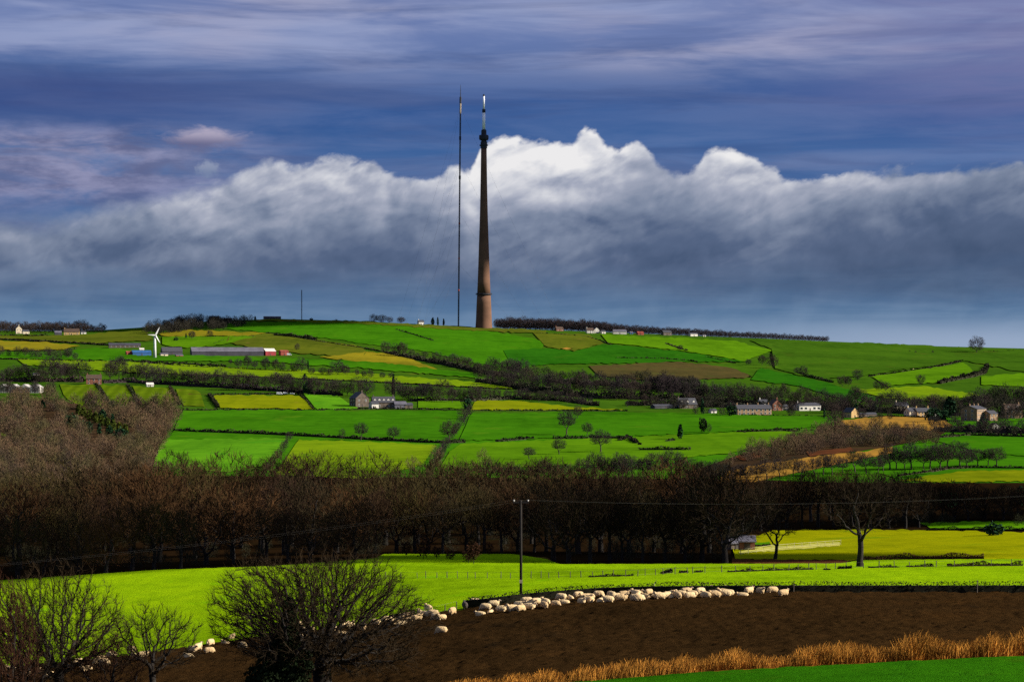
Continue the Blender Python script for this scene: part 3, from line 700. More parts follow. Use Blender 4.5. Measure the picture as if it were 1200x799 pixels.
# ------------------------------------------------------------------ sun, camera, render
SAZ, SEL = 98., 27.
sdir = Vector((math.sin(R(SAZ)) * math.cos(R(SEL)), math.cos(R(SAZ)) * math.cos(R(SEL)), math.sin(R(SEL))))
sl = bpy.data.lights.new('sun', 'SUN'); sl.energy = 4.2; sl.angle = R(.5); sl.color = (1., .93, .80)
so = bpy.data.objects.new('sun', sl); C.objects.link(so); so.rotation_euler = sdir.to_track_quat('Z', 'Y').to_euler(); so.location = (300, -100, 400)
def shade_cloud(outline, height, puff, ref_z, m):
    """unseen shade caster: puffed slab added up the sunbeam from an outline on the ground (x, y)"""
    t_ = (height - ref_z) / sdir.z; P = []
    n = len(outline); 
    for i in range(n):
        a, b_ = Vector(outline[i]), Vector(outline[(i + 1) % n]); k = max(1, int((b_ - a).length / 6))
        P += [a.lerp(b_, j / k) for j in range(k)]
    P = np.array([tuple(p_) for p_ in P]); c = P.mean(0); N = len(P)
    nz = hash_noise(np.stack([P[:, 0] * .09, P[:, 1] * .09, 0 * P[:, 0]], 1), 3)[:, None] - .5
    rad = np.linalg.norm(P - c, axis=1, keepdims=True); dirn = (P - c) / rad
    V = []; prof = [(0., -1.), (.45, -.95), (.8, -.6), (1., 0.), (.82, .55), (.5, .95), (0., 1.)]
    for s_, zz in prof[1:-1]:
        q = c + dirn * rad * s_ + dirn * nz * 5 * (s_ == 1.) + dirn * nz * 40 * (s_ < 1) * s_
        lift = hash_noise(np.stack([q[:, 0] * .04, q[:, 1] * .04, 0 * q[:, 0] + zz], 1), 8) * puff * .5
        V.append(np.stack([q[:, 0], q[:, 1], zz * puff + lift * (abs(zz) > .01)], 1))
    k = len(V); V = np.concatenate(V + [np.array([[c[0], c[1], -puff], [c[0], c[1], puff * 1.3]])])
    i = np.arange(N); j = (i + 1) % N
    quads = np.concatenate([np.stack([i + r_ * N, j + r_ * N, j + (r_ + 1) * N, i + (r_ + 1) * N], 1) for r_ in range(k - 1)])
    tris = np.concatenate([np.stack([j, i, 0 * i + k * N], 1), np.stack([i + (k - 1) * N, j + (k - 1) * N, 0 * i + k * N + 1], 1)])
    o = link('shade_cloud', np_mesh('shade_cloud', V - np.array([*c, 0]), [quads, tris], [m], smooth=True), None, Vector((c[0], c[1], ref_z)) + sdir * t_)
    return tag(o, kind='structure')
m_shade_cloud = flat('shade_cloud_white', (.75, .75, .77), 1., .05, .02, 0.)
edge_ = lambda q: [((u - 600) / F * d, d) for u, d in ((u, float(gd(u, v)) + o_) for u, v, o_ in q)]
shade_cloud(edge_([(-140, 690, 2), (0, 680.5, 2), (180, 668.5, 2), (320, 663, 2), (420, 656.5, 4)]) + [(-25, 312), (-60, 304), (-100, 306), (-135, 298), (-150, 285)], 462., 16., -33., m_shade_cloud)  # added out of view, outline cut to shade the wood's western front
shade_cloud(edge_([(640, 653, 3), (656, 660.5, 1), (760, 661, 1), (868, 659.8, 0)]) + [(30, 300), (22, 325), (5, 330)], 462., 16., -33., m_shade_cloud)  # added out of view to shade the wood front beside the paddock
shade_cloud(edge_([(885, 620, 0), (1000, 619.5, 2), (1100, 618, 4), (1320, 612, 8)]) + [(185, 540), (120, 490), (45, 470)], 470., 16., -36., m_shade_cloud)  # added out of view to shade the tree row behind the paddock
shade_cloud([(-40 + 75 * math.cos(a), 2838 + 200 * math.sin(a)) for a in np.linspace(0, 6.2, 14)], 1500., 98., 236., m_shade_cloud)  # added out of view to keep the upper tower shaft in shade
cam = bpy.data.cameras.new('camera'); co = bpy.data.objects.new('camera', cam); C.objects.link(co)
cam.sensor_width = 36; cam.lens = 36 * F / 1200; cam.shift_y = (HZ - 399.5) / 1200; co.rotation_euler = (R(90), 0, 0)
cam.clip_start = .5; cam.clip_end = 40000; SC.camera = co
SC.view_settings.view_transform = 'Standard'; SC.view_settings.look = 'None'; SC.view_settings.exposure = EXPO; SC.view_settings.gamma = 1
SC.render.engine = 'CYCLES'
cy = SC.cycles; cy.max_bounces = 4; cy.diffuse_bounces = 2; cy.glossy_bounces = 1; cy.transmission_bounces = 2; cy.volume_bounces = 0; cy.transparent_max_bounces = 4
cy.use_denoising = False; w.cycles.sampling_method = "MANUAL"; w.cycles.sample_map_resolution = 256; cy.use_adaptive_sampling = True; cy.adaptive_threshold = .015

# ------------------------------------------------------------------ broadcasting tower and masts
m_conc = flat('concrete', (.105, .054, .033), .9, .22, .05)
m_steel = flat('dark_steel', (.020, .022, .030), .7, .2, .5)
m_white = flat('white_paint', (.78, .78, .78), .6, .06, .2)
m_rust = flat('red_paint', (.30, .05, .03), .7, .2, .5)
m_buff = flat('buff_panel', (.30, .24, .17), .7, .2, .3)
m_wire = flat('cable', (.05, .05, .055), .6, .1, 1.)
TD = 2838.
def px(n, d): return n * d / F
tb = gpos(567.0, TD)
zt = lambda v: -(v - HZ) / F * TD - tb.z          # row -> height above the tower's foot
t = empty('broadcast_tower', tb, 'tall tapering dark concrete television tower with a white antenna mast on top', 'tower')
p = lambda n: n * TD / F
prof = [(-4, p(10.2)), (zt(384), p(9.9)), (zt(375), p(9.3)), (zt(365), p(8.9)), (zt(355), p(8.5)), (zt(346), p(8.0))]
MB().lathe(prof, 32).build('shaft_base', m_conc, t, smooth=True)
prof = [(zt(346) + .3, p(7.9)), (zt(330), p(7.2)), (zt(310), p(6.5)), (zt(290), p(5.9)), (zt(270), p(5.2)), (zt(250), p(4.6)), (zt(230), p(4.15)), (zt(210), p(3.8)), (zt(190), p(3.5)), (zt(174), p(3.3))]
MB().lathe(prof, 32).build('shaft', m_conc, t, smooth=True)
mb = MB(); mb.lathe([(zt(345.5), p(9.6)), (zt(344.6), p(9.6))], 32)
for k in range(24):
    a = k * math.pi / 12; mb.tube([(p(9.4) * math.cos(a), p(9.4) * math.sin(a), zt(344.6)), (p(9.4) * math.cos(a), p(9.4) * math.sin(a), zt(343.6))], .12, 4)
for z in (344.1, 343.6): mb.tube([(p(9.4) * math.cos(a), p(9.4) * math.sin(a), zt(z)) for a in np.linspace(0, 2 * math.pi, 25)], .1, 4)
mb.build('gallery', m_steel, t)
hd = empty('head', (0, 0, 0), None, None); hd.parent = t
MB().lathe([(zt(174), p(3.9)), (zt(166.5), p(3.9)), (zt(166), p(3.1)), (zt(164.5), p(3.2))], 24).build('lower_deck', m_steel, hd)
MB().lathe([(zt(164.5), p(4.8)), (zt(163), p(5.6)), (zt(159.5), p(5.6)), (zt(158.6), p(5.2))], 24).build('platform', m_steel, hd)
MB().lathe([(zt(158.6), p(3.1)), (zt(153), p(3.0)), (zt(152), p(2.2))], 24).build('upper_deck', m_steel, hd)
for k in range(10):
    a = k * .628 + .2; mb = MB(); mb.tube([(p(4.2) * math.cos(a), p(4.2) * math.sin(a), zt(170.5)), (p(5.0) * math.cos(a), p(5.0) * math.sin(a), zt(170.5))], p(.75), 10); mb.build('dish_antenna', m_steel, hd)
ms = empty('antenna_mast', (0, 0, 0), None, None); ms.parent = t
MB().lathe([(zt(152), p(1.75)), (zt(132.3), p(1.65))], 20).build('lower_cylinder', m_white, ms, smooth=True)
MB().lathe([(zt(132.3), p(1.95)), (zt(128.3), p(1.95))], 20).build('collar', m_steel, ms)
MB().lathe([(zt(128.3), p(1.15)), (zt(113), p(1.1))], 20).build('upper_cylinder', m_white, ms, smooth=True)
MB().lathe([(zt(113), p(1.2)), (zt(111.4), p(1.1)), (zt(110.6), p(.2))], 16).build('cap', m_steel, ms)

def lattice(mb, z0, z1, w, bay, r=.16, m=0):
    c3 = [(w * math.cos(a), w * math.sin(a)) for a in (.5, 2.6, 4.7)]
    for x, y in c3: mb.tube([(x, y, z0), (x, y, z1)], r, 5, m)
    n = max(1, int((z1 - z0) / bay))
    for i in range(n):
        a, b = z0 + (z1 - z0) * i / n, z0 + (z1 - z0) * (i + 1) / n
        for k in range(3):
            q, s = c3[k], c3[(k + 1) % 3]
            mb.tube([(*q, a), (*s, b)], r * .6, 3, m, cap=False); mb.tube([(*q, b), (*s, b)], r * .6, 3, m, cap=False)
MD = 2835.
mbs = gpos(537.2, MD); zt2 = lambda v: -(v - HZ) / F * MD - mbs.z
lean = p(2.6) / zt2(100)
t2 = empty('guyed_mast', mbs, 'very thin dark lattice mast held by guy wires beside the concrete tower', 'mast')
t2.rotation_euler = (0, math.atan(lean), 0)
mb = MB(); lattice(mb, 0, zt2(133), .95, 3.2, .30); mb.tube([(0, 0, 0), (0, 0, zt2(133))], .42, 6); mb.build('lattice_shaft', m_steel, t2)
mb = MB(); lattice(mb, zt2(133), zt2(121.6), 1.15, 3., .34); mb.lathe([(zt2(133), 1.0), (zt2(121.6), 1.0)], 10); mb.build('pale_aerial', m_buff, t2)
mb = MB(); mb.lathe([(zt2(121.6), 1.5), (zt2(114), 1.5)], 10); mb.tube([(0, 0, zt2(114)), (0, 0, zt2(106)), (0, 0, zt2(99.5))], [.7, .45, .18], 6)
mb.build('top_aerial', m_steel, t2)
for v in (162, 208): MB().lathe([(zt2(v + 2), 1.5), (zt2(v - 2), 1.5)], 8).build('aerial_drum', m_steel, t2)
for v in (262, 303, 340):
    MB().lathe([(zt2(v + .8), 1.3), (zt2(v - .8), 1.3)], 8).build('red_marker', m_rust, t2)
for az, rad in ((R(10), 150), (R(130), 150), (R(250), 150)):
    for v in (126, 190, 250, 310):
        h = zt2(v); q = rad * (.45 + .55 * h / zt2(126))
        MB().tube([(0, 0, h), (q * math.cos(az), q * math.sin(az), -3)], .055, 3).build('guy_wire', m_wire, t2)
b3 = gpos(353.5, 2848); mb = MB(); lattice(mb, -1, px(35, 2848), .65, 2.6, .16)
tag(mb.build('lattice_mast', m_steel, None, b3), 'small thin lattice mast standing alone on the green hilltop', 'mast')

m_turb = flat('turbine_paint', (.46, .46, .46), .6, .06, .2)
# ------------------------------------------------------------------ wind turbine
d0 = float(gd(181.5, 420)); tp = gpos(181.5, d0); k = d0 / F
t = empty('wind_turbine', tp, 'small white three bladed wind turbine beside the farm sheds', 'wind turbine', None, R(38))
MB().lathe([(-.5, 1.9 * k), (13 * k, 1.5 * k), (26.5 * k, 1.05 * k)], 16).build('tower', m_turb, t, smooth=True)
MB().box(-.9 * k, .9 * k, -1.2 * k, 1.6 * k, 26.4 * k, 28.2 * k).build('nacelle', m_turb, t)
hub = (0, -1.9 * k, 27.3 * k)
MB().tube([(0, -1.2 * k, 27.3 * k), (0, -2.0 * k, 27.3 * k), (0, -2.5 * k, 27.3 * k)], [.8 * k, .75 * k, .2 * k], 12).build('hub', m_turb, t)
for ang in (62, 178, -58):
    a = R(ang); ux, uz = math.cos(a), math.sin(a); nx, nz = -uz, ux; Lb = 10.6 * k
    mb = MB(); vs = []
    for s_, w_ in ((.0, .4), (.15, .8), (.4, .66), (.75, .48), (1., .2)):
        c = (hub[0] + ux * Lb * s_, hub[2] + uz * Lb * s_)
        for sg in (1, -1):
            vs += [(c[0] + nx * w_ * k * sg, hub[1] - .10 * k + .25 * k * sg, c[1] + nz * w_ * k * sg), (c[0] + nx * w_ * k * sg, hub[1] + .10 * k + .25 * k * sg, c[1] + nz * w_ * k * sg)]
    fs = []
    for i in range(4):
        b0 = i * 4; b1 = b0 + 4
        fs += [(b0, b1, b1 + 2, b0 + 2), (b0 + 1, b0 + 3, b1 + 3, b1 + 1), (b0, b0 + 1, b1 + 1, b1), (b0 + 2, b1 + 2, b1 + 3, b0 + 3)]
    fs += [(0, 2, 3, 1), (16, 17, 19, 18)]
    mb.add(vs, fs).build('blade', m_turb, t)

# ------------------------------------------------------------------ houses
m_stone = flat('gritstone', (.22, .14, .08), .9, .3, .6)
m_stoned = flat('gritstone_sooty', (.09, .07, .055), .9, .3, .6)
m_brick = flat('red_brick', (.17, .07, .045), .9, .3, .6)
m_cream = flat('cream_render', (.52, .43, .30), .9, .12, .4)
m_whitew = flat('white_render', (.46, .43, .38), .9, .1, .4)
m_yelst = flat('honey_stone', (.40, .26, .11), .9, .25, .6)
m_slate = flat('slate_roof', (.040, .040, .048), .7, .25, 1.2)
m_browt = flat('brown_tiles', (.060, .038, .028), .8, .3, 1.2)
m_glass = flat('window_glass', (.02, .025, .03), .15, .2, 1., spec=.5)
m_frame = flat('white_frame', (.6, .6, .58), .6, .05, 1.)
m_door = flat('door_paint', (.05, .04, .035), .6, .2, 1.)
m_sheet = flat('grey_sheeting', (.090, .085, .105), .6, .2, .15)
m_sheetd = flat('dark_sheeting', (.040, .038, .048), .7, .25, .15)
m_redp = flat('red_sheeting', (.20, .02, .025), .6, .25, .3)
m_rusty = flat('rusty_sheeting', (.20, .045, .03), .8, .35, .3)
m_blue = flat('blue_sheeting', (.022, .075, .19), .6, .2, .3)
m_glasshouse = flat('greenhouse_glazing', (.36, .33, .30), .4, .25, .3)
def house(name, label, u, v, w, dep, hw, hr, wall, roof, rz=None, nw=3, nf=2, chim=1, door=True, cat='house', gable_front=False, up=0., dist=None, group=None, win_w=.9, win_h=1.2, frame=True, dormer=0):
    """w along the front, dep deep, wall height hw, roof rise hr; front faces the viewer before rz"""
    d = dist or float(gd(u, v)); p0 = gpos(u, d); rz = 14. + (u * 7.3) % 13 if rz is None else rz + 18.
    o = empty(name, p0, label, cat, group, R(rz))
    x0, x1, y0, y1 = -w / 2, w / 2, -dep / 2, dep / 2
    mb = MB()
    if not gable_front:
        mb.add([(x0, y0, -1), (x1, y0, -1), (x1, y1, -1), (x0, y1, -1), (x0, y0, hw), (x1, y0, hw), (x1, y1, hw), (x0, y1, hw), (x0, 0, hw + hr), (x1, 0, hw + hr)],
               [(0, 1, 5, 4), (2, 3, 7, 6), (1, 2, 6, 9, 5), (3, 0, 4, 8, 7)])
    else:
        mb.add([(x0, y0, -1), (x1, y0, -1), (x1, y1, -1), (x0, y1, -1), (x0, y0, hw), (x1, y0, hw), (x1, y1, hw), (x0, y1, hw), (0, y0, hw + hr), (0, y1, hw + hr)],
               [(0, 1, 5, 8, 4), (2, 3, 7, 9, 6), (1, 2, 6, 5), (3, 0, 4, 7)])
    mb.build('wall', wall, o)
    rb = MB(); th = .18; ov = .35
    a, b = (y1, x1) if not gable_front else (x1, y1)      # slope half width, ridge half length
    sl = hr / a; e = a + ov; ze = hw - ov * sl
    sec = [(-e, ze + .03), (0, hw + hr + .03), (e, ze + .03), (e, ze + th + .03), (0, hw + hr + th + .03), (-e, ze + th + .03)]
    n = len(sec); vs = [(q, s_ * (b + .2), z) for s_ in (-1, 1) for q, z in sec]
    if not gable_front: vs = [(y, x, z) for x, y, z in vs]
    rb.add(vs, [(0, 1, 4, 5), (1, 2, 3, 4), (6, 11, 10, 7), (7, 10, 9, 8)] + [(i, i + 6, (i + 1) % 6 + 6, (i + 1) % 6) for i in range(6)])
    ro = rb.build('roof', roof, o)
    for c in range(chim):
        cx = (x0 + 1. + c * (w - 2.) / max(1, chim - 1)) if chim > 1 else x0 + .9
        if gable_front: cb = MB().box(-.45, .45, y0 + 1, y0 + 1.8, hw + hr - .5, hw + hr + 1.3)
        else: cb = MB().box(cx - .4, cx + .4, -.4, .4, hw + hr - .5, hw + hr + 1.3)
        cb.tube([(cx if not gable_front else 0, 0 if not gable_front else y0 + 1.4, hw + hr + 1.3), (cx if not gable_front else 0, 0 if not gable_front else y0 + 1.4, hw + hr + 1.75)], .16, 6)
        cb.build('chimney', wall, ro)
    def window(cx, cz, ww, wh, side='f'):
        fr = MB(); pn = MB()
        if side == 'f':
            fr.box(cx - ww / 2 - .12, cx + ww / 2 + .12, y0 - .07, y0 - .01, cz - .12, cz + wh + .12); pn.box(cx - ww / 2, cx + ww / 2, y0 - .10, y0 - .075, cz, cz + wh)
        else:
            sx_ = x1 if side == 'r' else x0; s_ = 1 if side == 'r' else -1
            a0, a1 = sorted((sx_ + s_ * .01, sx_ + s_ * .07)); b0, b1 = sorted((sx_ + s_ * .075, sx_ + s_ * .10))
            fr.box(a0, a1, cx - ww / 2 - .12, cx + ww / 2 + .12, cz - .12, cz + wh + .12); pn.box(b0, b1, cx - ww / 2, cx + ww / 2, cz, cz + wh)
        fo = fr.build('window', m_frame if frame else wall, o); pn.build('pane', m_glass, fo)
    fh = hw / nf
    for fl in range(nf):
        for i in range(nw):
            cx = x0 + (i + .5) * w / nw
            if fl == 0 and door and i == nw // 2: continue
            window(cx, fl * fh + .28 * fh, min(win_w, .6 * w / nw), min(win_h, .5 * fh))
    if nw and dep > 5 and abs(rz) > 12:
        for fl in range(nf):
            for q in (-dep * .2, dep * .2): window(q, fl * fh + .28 * fh, win_w, min(win_h, .5 * fh), 'l' if rz > 0 else 'r')
    if door: MB().box(-.5, .5, y0 - .08, y0 - .01, -.2, min(2.05, .8 * hw)).build('door', m_door, o)
    for i in range(dormer):
        cx = x0 + (i + .5) * w / dormer; yd = y0 * .72
        db = MB(); db.prism([(cx - .9, hw + .1), (cx + .9, hw + .1), (cx + .9, hw + hr * .45), (cx, hw + hr * .45 + .8), (cx - .9, hw + hr * .45)], yd, 0)
        do = db.build('dormer', m_whitew, ro)
    return o
H = house
# ridge
H('house', 'dark stone house with two chimneys on the skyline beside a smaller square house', 251, 377, 14, 9, 6.5, 3.6, m_stone, m_slate, rz=-18, nw=3, chim=2, dist=2790)
H('house', 'small square stone house on the skyline next to the one with two chimneys', 267.5, 377, 10.5, 8, 4.6, 2.2, m_stone, m_slate, rz=-10, nw=2, chim=0, dist=2800)
H('house', 'pale gabled house among dark hilltop trees at the western end of the ridge', 22, 387, 8, 9, 7, 4, m_cream, m_slate, gable_front=True, nw=2, chim=1, dist=2740)
H('house', 'low cream house beside the pale gabled house on the wooded ridge', 30, 387, 9, 7, 3.4, 2.4, m_cream, m_slate, nw=3, nf=1, chim=0, dist=2730)
H('house', 'long brown roofed house with sunlit cream front under the ridge trees', 84, 392.5, 20, 9, 4.2, 4.2, m_yelst, m_browt, rz=-8, nw=4, nf=1, chim=1, cat='house')
H('house', 'low white bungalow just below the long brown roofed house', 97.5, 391.5, 7, 6, 2.6, 1.4, m_whitew, m_slate, nw=2, nf=1, chim=0)
H('barn', 'grey sheet roofed barn below the hamlet on the ridge', 68, 393.5, 9, 8, 4, 2.4, m_sheetd, m_sheet, nw=0, nf=1, chim=0, door=False, cat='barn')
H('cottage', 'white cottage with dark roof on the skyline near the mast foot', 493, 380.5, 8, 6, 4.2, 2.6, m_whitew, m_slate, nw=2, nf=1, chim=1, dist=2840)
H('shed', 'dark flat shed on the hilltop skyline above the farm', 319, 375.5, 24, 8, 3.4, 1.2, m_sheetd, m_slate, nw=0, nf=1, chim=0, door=False, cat='shed', dist=2846)
H('house', 'red tiled house at the foot of the ridge wood nearest the tower', 655, 388, 11, 7, 3.2, 2.8, m_brick, m_browt, nw=3, nf=1, chim=1)
H('house', 'white cottage with red roof in front of the ridge wood', 691, 390.5, 10, 7, 4.2, 3.2, m_whitew, m_browt, nw=3, nf=2, chim=1)
H('house', 'taller white house beside the white cottage with red roof', 698.5, 390.5, 7, 7, 5.2, 3, m_whitew, m_slate, gable_front=True, nw=2, nf=2, chim=0)
H('house', 'small white outbuilding closing the row of white cottages under the ridge wood', 706.5, 391, 6, 6, 3, 1.8, m_whitew, m_slate, nw=1, nf=1, chim=0)
H('barn', 'long white sheeted barn below the ridge wood', 726, 391.5, 19, 9, 3.8, 2.6, m_whitew, m_sheet, rz=-12, nw=0, nf=1, chim=0, cat='barn')
H('shed', 'small blue shed between the white barn and the red barn on the ridge', 739.5, 391.5, 4.5, 4, 2.4, 1.2, m_blue, m_sheet, nw=0, nf=1, chim=0, cat='shed')
H('barn', 'red sheeted barn below the ridge wood', 750, 392.5, 9, 7, 3, 1.8, m_rusty, m_rusty, nw=0, nf=1, chim=0, cat='barn')
H('farmhouse', 'grey brown farmhouse beyond the red barn on the ridge', 781, 393, 13, 8, 4.4, 2.6, m_stoned, m_slate, nw=3, nf=1, chim=0, cat='house')
H('barn', 'low bright white shed standing apart at the eastern end of the ridge wood', 812, 394, 12, 7, 3.2, 1.2, m_whitew, m_sheet, nw=0, nf=1, chim=0, cat='shed')
H('shed', 'tiny white shed beside the low bright white one on the ridge', 825, 394.5, 4, 4, 2.2, .8, m_whitew, m_sheet, nw=0, nf=1, chim=0, cat='shed')
# farm by the turbine
H('barn', 'very long dark grey livestock shed running beside the wind turbine', 266, 416.5, 78, 16, 4.2, 4.6, m_sheetd, m_sheet, rz=-2, nw=0, nf=1, chim=0, door=False, cat='barn')
H('barn', 'shed with white roof and bright red front at the end of the long livestock shed', 315, 416.5, 12, 12, 4.6, 3., m_redp, m_whitew, rz=10, nw=0, nf=1, chim=0, cat='barn')
H('barn', 'rusty red barn beyond the white roofed shed', 332.5, 416.5, 9, 8, 4.2, 1.6, m_rusty, m_rusty, nw=0, nf=1, chim=0, cat='barn')
H('shed', 'bright blue shed with low roof beside the wind turbine', 165.5, 416.5, 20, 9, 3.2, 2.2, m_blue, m_blue, rz=4, nw=0, nf=1, chim=0, cat='shed')
H('shed', 'white roofed cabin behind the blue shed', 166, 412.5, 5, 5, 3., 1.4, m_whitew, m_whitew, nw=0, nf=1, chim=0, cat='shed')
H('shed', 'rust brown shed at the near end of the blue shed', 151, 416.5, 6, 6, 3.2, 1.4, m_rusty, m_rusty, nw=0, nf=1, chim=0, cat='shed')
H('barn', 'dark barn with arched black roofline behind the turbine foot', 201, 415.5, 22, 10, 3.6, 4.4, m_sheetd, m_slate, rz=3, nw=0, nf=1, chim=0, cat='barn')
H('shed', 'pale open shed right behind the turbine foot', 192, 417.5, 8, 5, 2.4, 1., m_cream, m_sheet, nw=0, nf=1, chim=0, cat='shed')
H('shed', 'low rust red lean-to in front of the dark arched barn', 210, 418.5, 8, 4, 1.9, .8, m_rusty, m_sheet, nw=0, nf=1, chim=0, cat='shed')
H('barn', 'low grey poultry shed with pale end above the blue shed', 146, 407.5, 36, 9, 3., 2.4, m_stoned, m_sheetd, rz=-3, nw=7, nf=1, chim=0, cat='barn', door=False, win_w=1.2, win_h=.9)
H('shed', 'white caravan shaped shed at the near end of the poultry shed', 135, 407.5, 7, 4, 2.2, .8, m_whitew, m_whitew, nw=0, nf=1, chim=0, cat='shed')
H('house', 'brown brick farmhouse in the tree line below the lime strip', 110, 450.5, 13, 9, 5.2, 3.2, m_brick, m_browt, rz=-6, nw=3, chim=2)
H('cottage', 'white gabled cottage above the striped fields', 175.5, 453, 6, 4.5, 1.9, 1.5, m_whitew, m_whitew, nw=2, nf=1, chim=0)
H('shed', 'small white shed in the tree line by the lime strip', 42.5, 440, 6, 4, 1.6, .8, m_whitew, m_sheet, nw=0, nf=1, chim=0, cat='shed')
# glasshouse
d0 = float(gd(24, 460)); o = empty('greenhouse', gpos(24, d0), 'long pale greenhouse behind bare trees at the edge of the scrub wood', 'greenhouse'); k = d0 / F
for i, x in enumerate((-19 * k, -6.5 * k, 6.5 * k, 19 * k)):
    MB().prism([(x - 6 * k, -1), (x + 6 * k, -1), (x + 6 * k, 6.5 * k), (x, 10 * k), (x - 6 * k, 6.5 * k)], -7, 7).build('glazed_bay', m_glasshouse, o)
    mb = MB()
    for j in range(7): mb.box(x - 6 * k + j * 2 * k - .05, x - 6 * k + j * 2 * k + .05, -7.08, -7.02, 0, 6.5 * k)
    mb.box(x - 6 * k, x + 6 * k, -7.16, -7.1, 3 * k - .06, 3 * k + .06); mb.build('glazing_bar', m_slate, o)
# farm cluster
H('farmhouse', 'long stone farmhouse with sunlit cream end and a row of roof lights', 449, 478, 17, 8, 4.4, 4., m_stoned, m_slate, rz=-3, nw=5, nf=1, chim=2, cat='house', dormer=5)
H('house', 'white rendered extension at the near end of the farmhouse', 438, 479, 5.5, 6, 3.8, 1.6, m_whitew, m_slate, nw=2, nf=1, chim=0)
H('house', 'dark grey gabled house behind trees beside the farmhouse', 421, 476.5, 11, 12, 6.5, 4.5, m_stoned, m_slate, gable_front=True, rz=10, nw=2, chim=1)
H('barn', 'low pale roofed outbuilding at the far end of the farmhouse', 468.5, 478.5, 9, 7, 3.2, 2., m_sheet, m_sheet, nw=1, nf=1, chim=0, cat='barn')
H('shed', 'small dark outbuilding closing the farmyard', 478, 478.5, 6, 6, 2.6, 1.6, m_stoned, m_slate, nw=0, nf=1, chim=0, cat='shed')
H('cottage', 'white washed cottage half hidden by trees above the yellow field', 287, 456, 7, 5, 2.8, 1.8, m_whitew, m_slate, nw=2, nf=1, chim=0)
# village
H('house', 'dark roofed house with three white dormers at the western end of the village', 804, 478.5, 15, 9, 3.4, 4.6, m_stoned, m_slate, nw=4, nf=1, chim=1, dormer=3)
H('barn', 'low dark green roofed shed before the house with three dormers', 778, 478.5, 20, 7, 1.9, 1.2, m_sheetd, m_slate, nw=0, nf=1, chim=0, cat='shed')
H('shed', 'small white shed under the dark tree west of the terrace', 835, 484, 5, 4, 2., 1.2, m_whitew, m_slate, nw=0, nf=1, chim=0, cat='shed')
H('terraced_house', 'long low stone terrace with a row of white windows above the green field', 882, 486, 27, 8, 4.6, 2.8, m_stone, m_slate, rz=-2, nw=8, nf=2, chim=4, cat='house', win_w=1.3, win_h=1.1)
H('house', 'white rendered house peeping over the long stone terrace', 894, 478.5, 7, 7, 4.6, 2.4, m_whitew, m_slate, nw=2, nf=2, chim=1)
H('house', 'brown stone house with tall gable beside the terrace', 908.5, 481, 8, 9, 5., 3.6, m_brick, m_browt, gable_front=True, nw=2, chim=1)
H('cottage', 'little white cottage next to the brown gabled house', 918, 480.5, 6, 5, 2.6, 1.6, m_whitew, m_slate, nw=2, nf=1, chim=0)
H('bungalow', 'modern white bungalow with wide dark roof and big windows', 946, 481, 19, 9, 4.0, 2., m_whitew, m_slate, rz=4, nw=5, nf=1, chim=1, cat='bungalow', win_w=2., win_h=1.6)
H('barn', 'honey coloured gabled barn lit by the sun at the edge of the ochre field', 997, 489.5, 7, 9, 4.2, 3., m_yelst, m_slate, gable_front=True, rz=14, nw=1, nf=1, chim=0, cat='barn')
H('shed', 'long dark garden shed beside the honey coloured barn', 1015, 488, 16, 5, 1.8, 1., m_stoned, m_slate, nw=0, nf=1, chim=0, cat='shed')
H('house', 'cream house with slate roof standing behind the village trees', 1056, 483, 10, 8, 4.8, 2.8, m_cream, m_slate, rz=-6, nw=3, chim=1)
H('house', 'pale cream house with wide front over the ochre field', 1068, 489, 7.5, 8, 4.6, 2.4, m_cream, m_slate, rz=0, nw=2, chim=1)
H('house', 'honey stone row of cottages joined to the pale cream house', 1080.5, 489, 11, 8, 4.2, 2.6, m_yelst, m_slate, rz=-4, nw=4, chim=2)
H('shed', 'small white gabled garage beside the honey stone cottages', 1093, 489.5, 4, 4, 2.3, 1.2, m_whitew, m_slate, gable_front=True, nw=0, nf=1, chim=0, cat='garage')
H('mansion', 'large stone mansion with many tall windows among dark trees', 1141, 493, 15, 12, 8.2, 2.2, m_stone, m_slate, rz=34, nw=5, nf=3, chim=3, cat='mansion', win_w=1.0, win_h=1.7)
H('house', 'sandstone wing standing against the mansion', 1160, 493, 7, 8, 5., 2., m_stone, m_slate, rz=10, nw=2, chim=0)
H('house', 'brown stone villa with twin gables east of the mansion', 1185, 490, 13, 9, 6.4, 3.6, m_stone, m_browt, rz=-8, nw=4, chim=2, dormer=2)
H('cottage', 'tiny white cottage with dark roof below the mansion garden', 1165, 503, 5, 4.5, 2.2, 1.6, m_whitew, m_browt, gable_front=True, nw=1, nf=1, chim=0)
# field huts
H('hut', 'small brick hut with pale roof at the wood edge beside the paddock', 875, 645, 2.6, 2.6, 1.7, .7, m_brick, m_sheet, rz=-20, nw=1, nf=1, chim=0, cat='hut', win_w=.5, win_h=.5)
H('hut', 'low pale roofed wooden hut next to the brick hut', 860.5, 644, 2.6, 2.2, 1.3, .5, m_stoned, m_sheet, rz=8, nw=0, nf=1, chim=0, cat='hut', door=True)

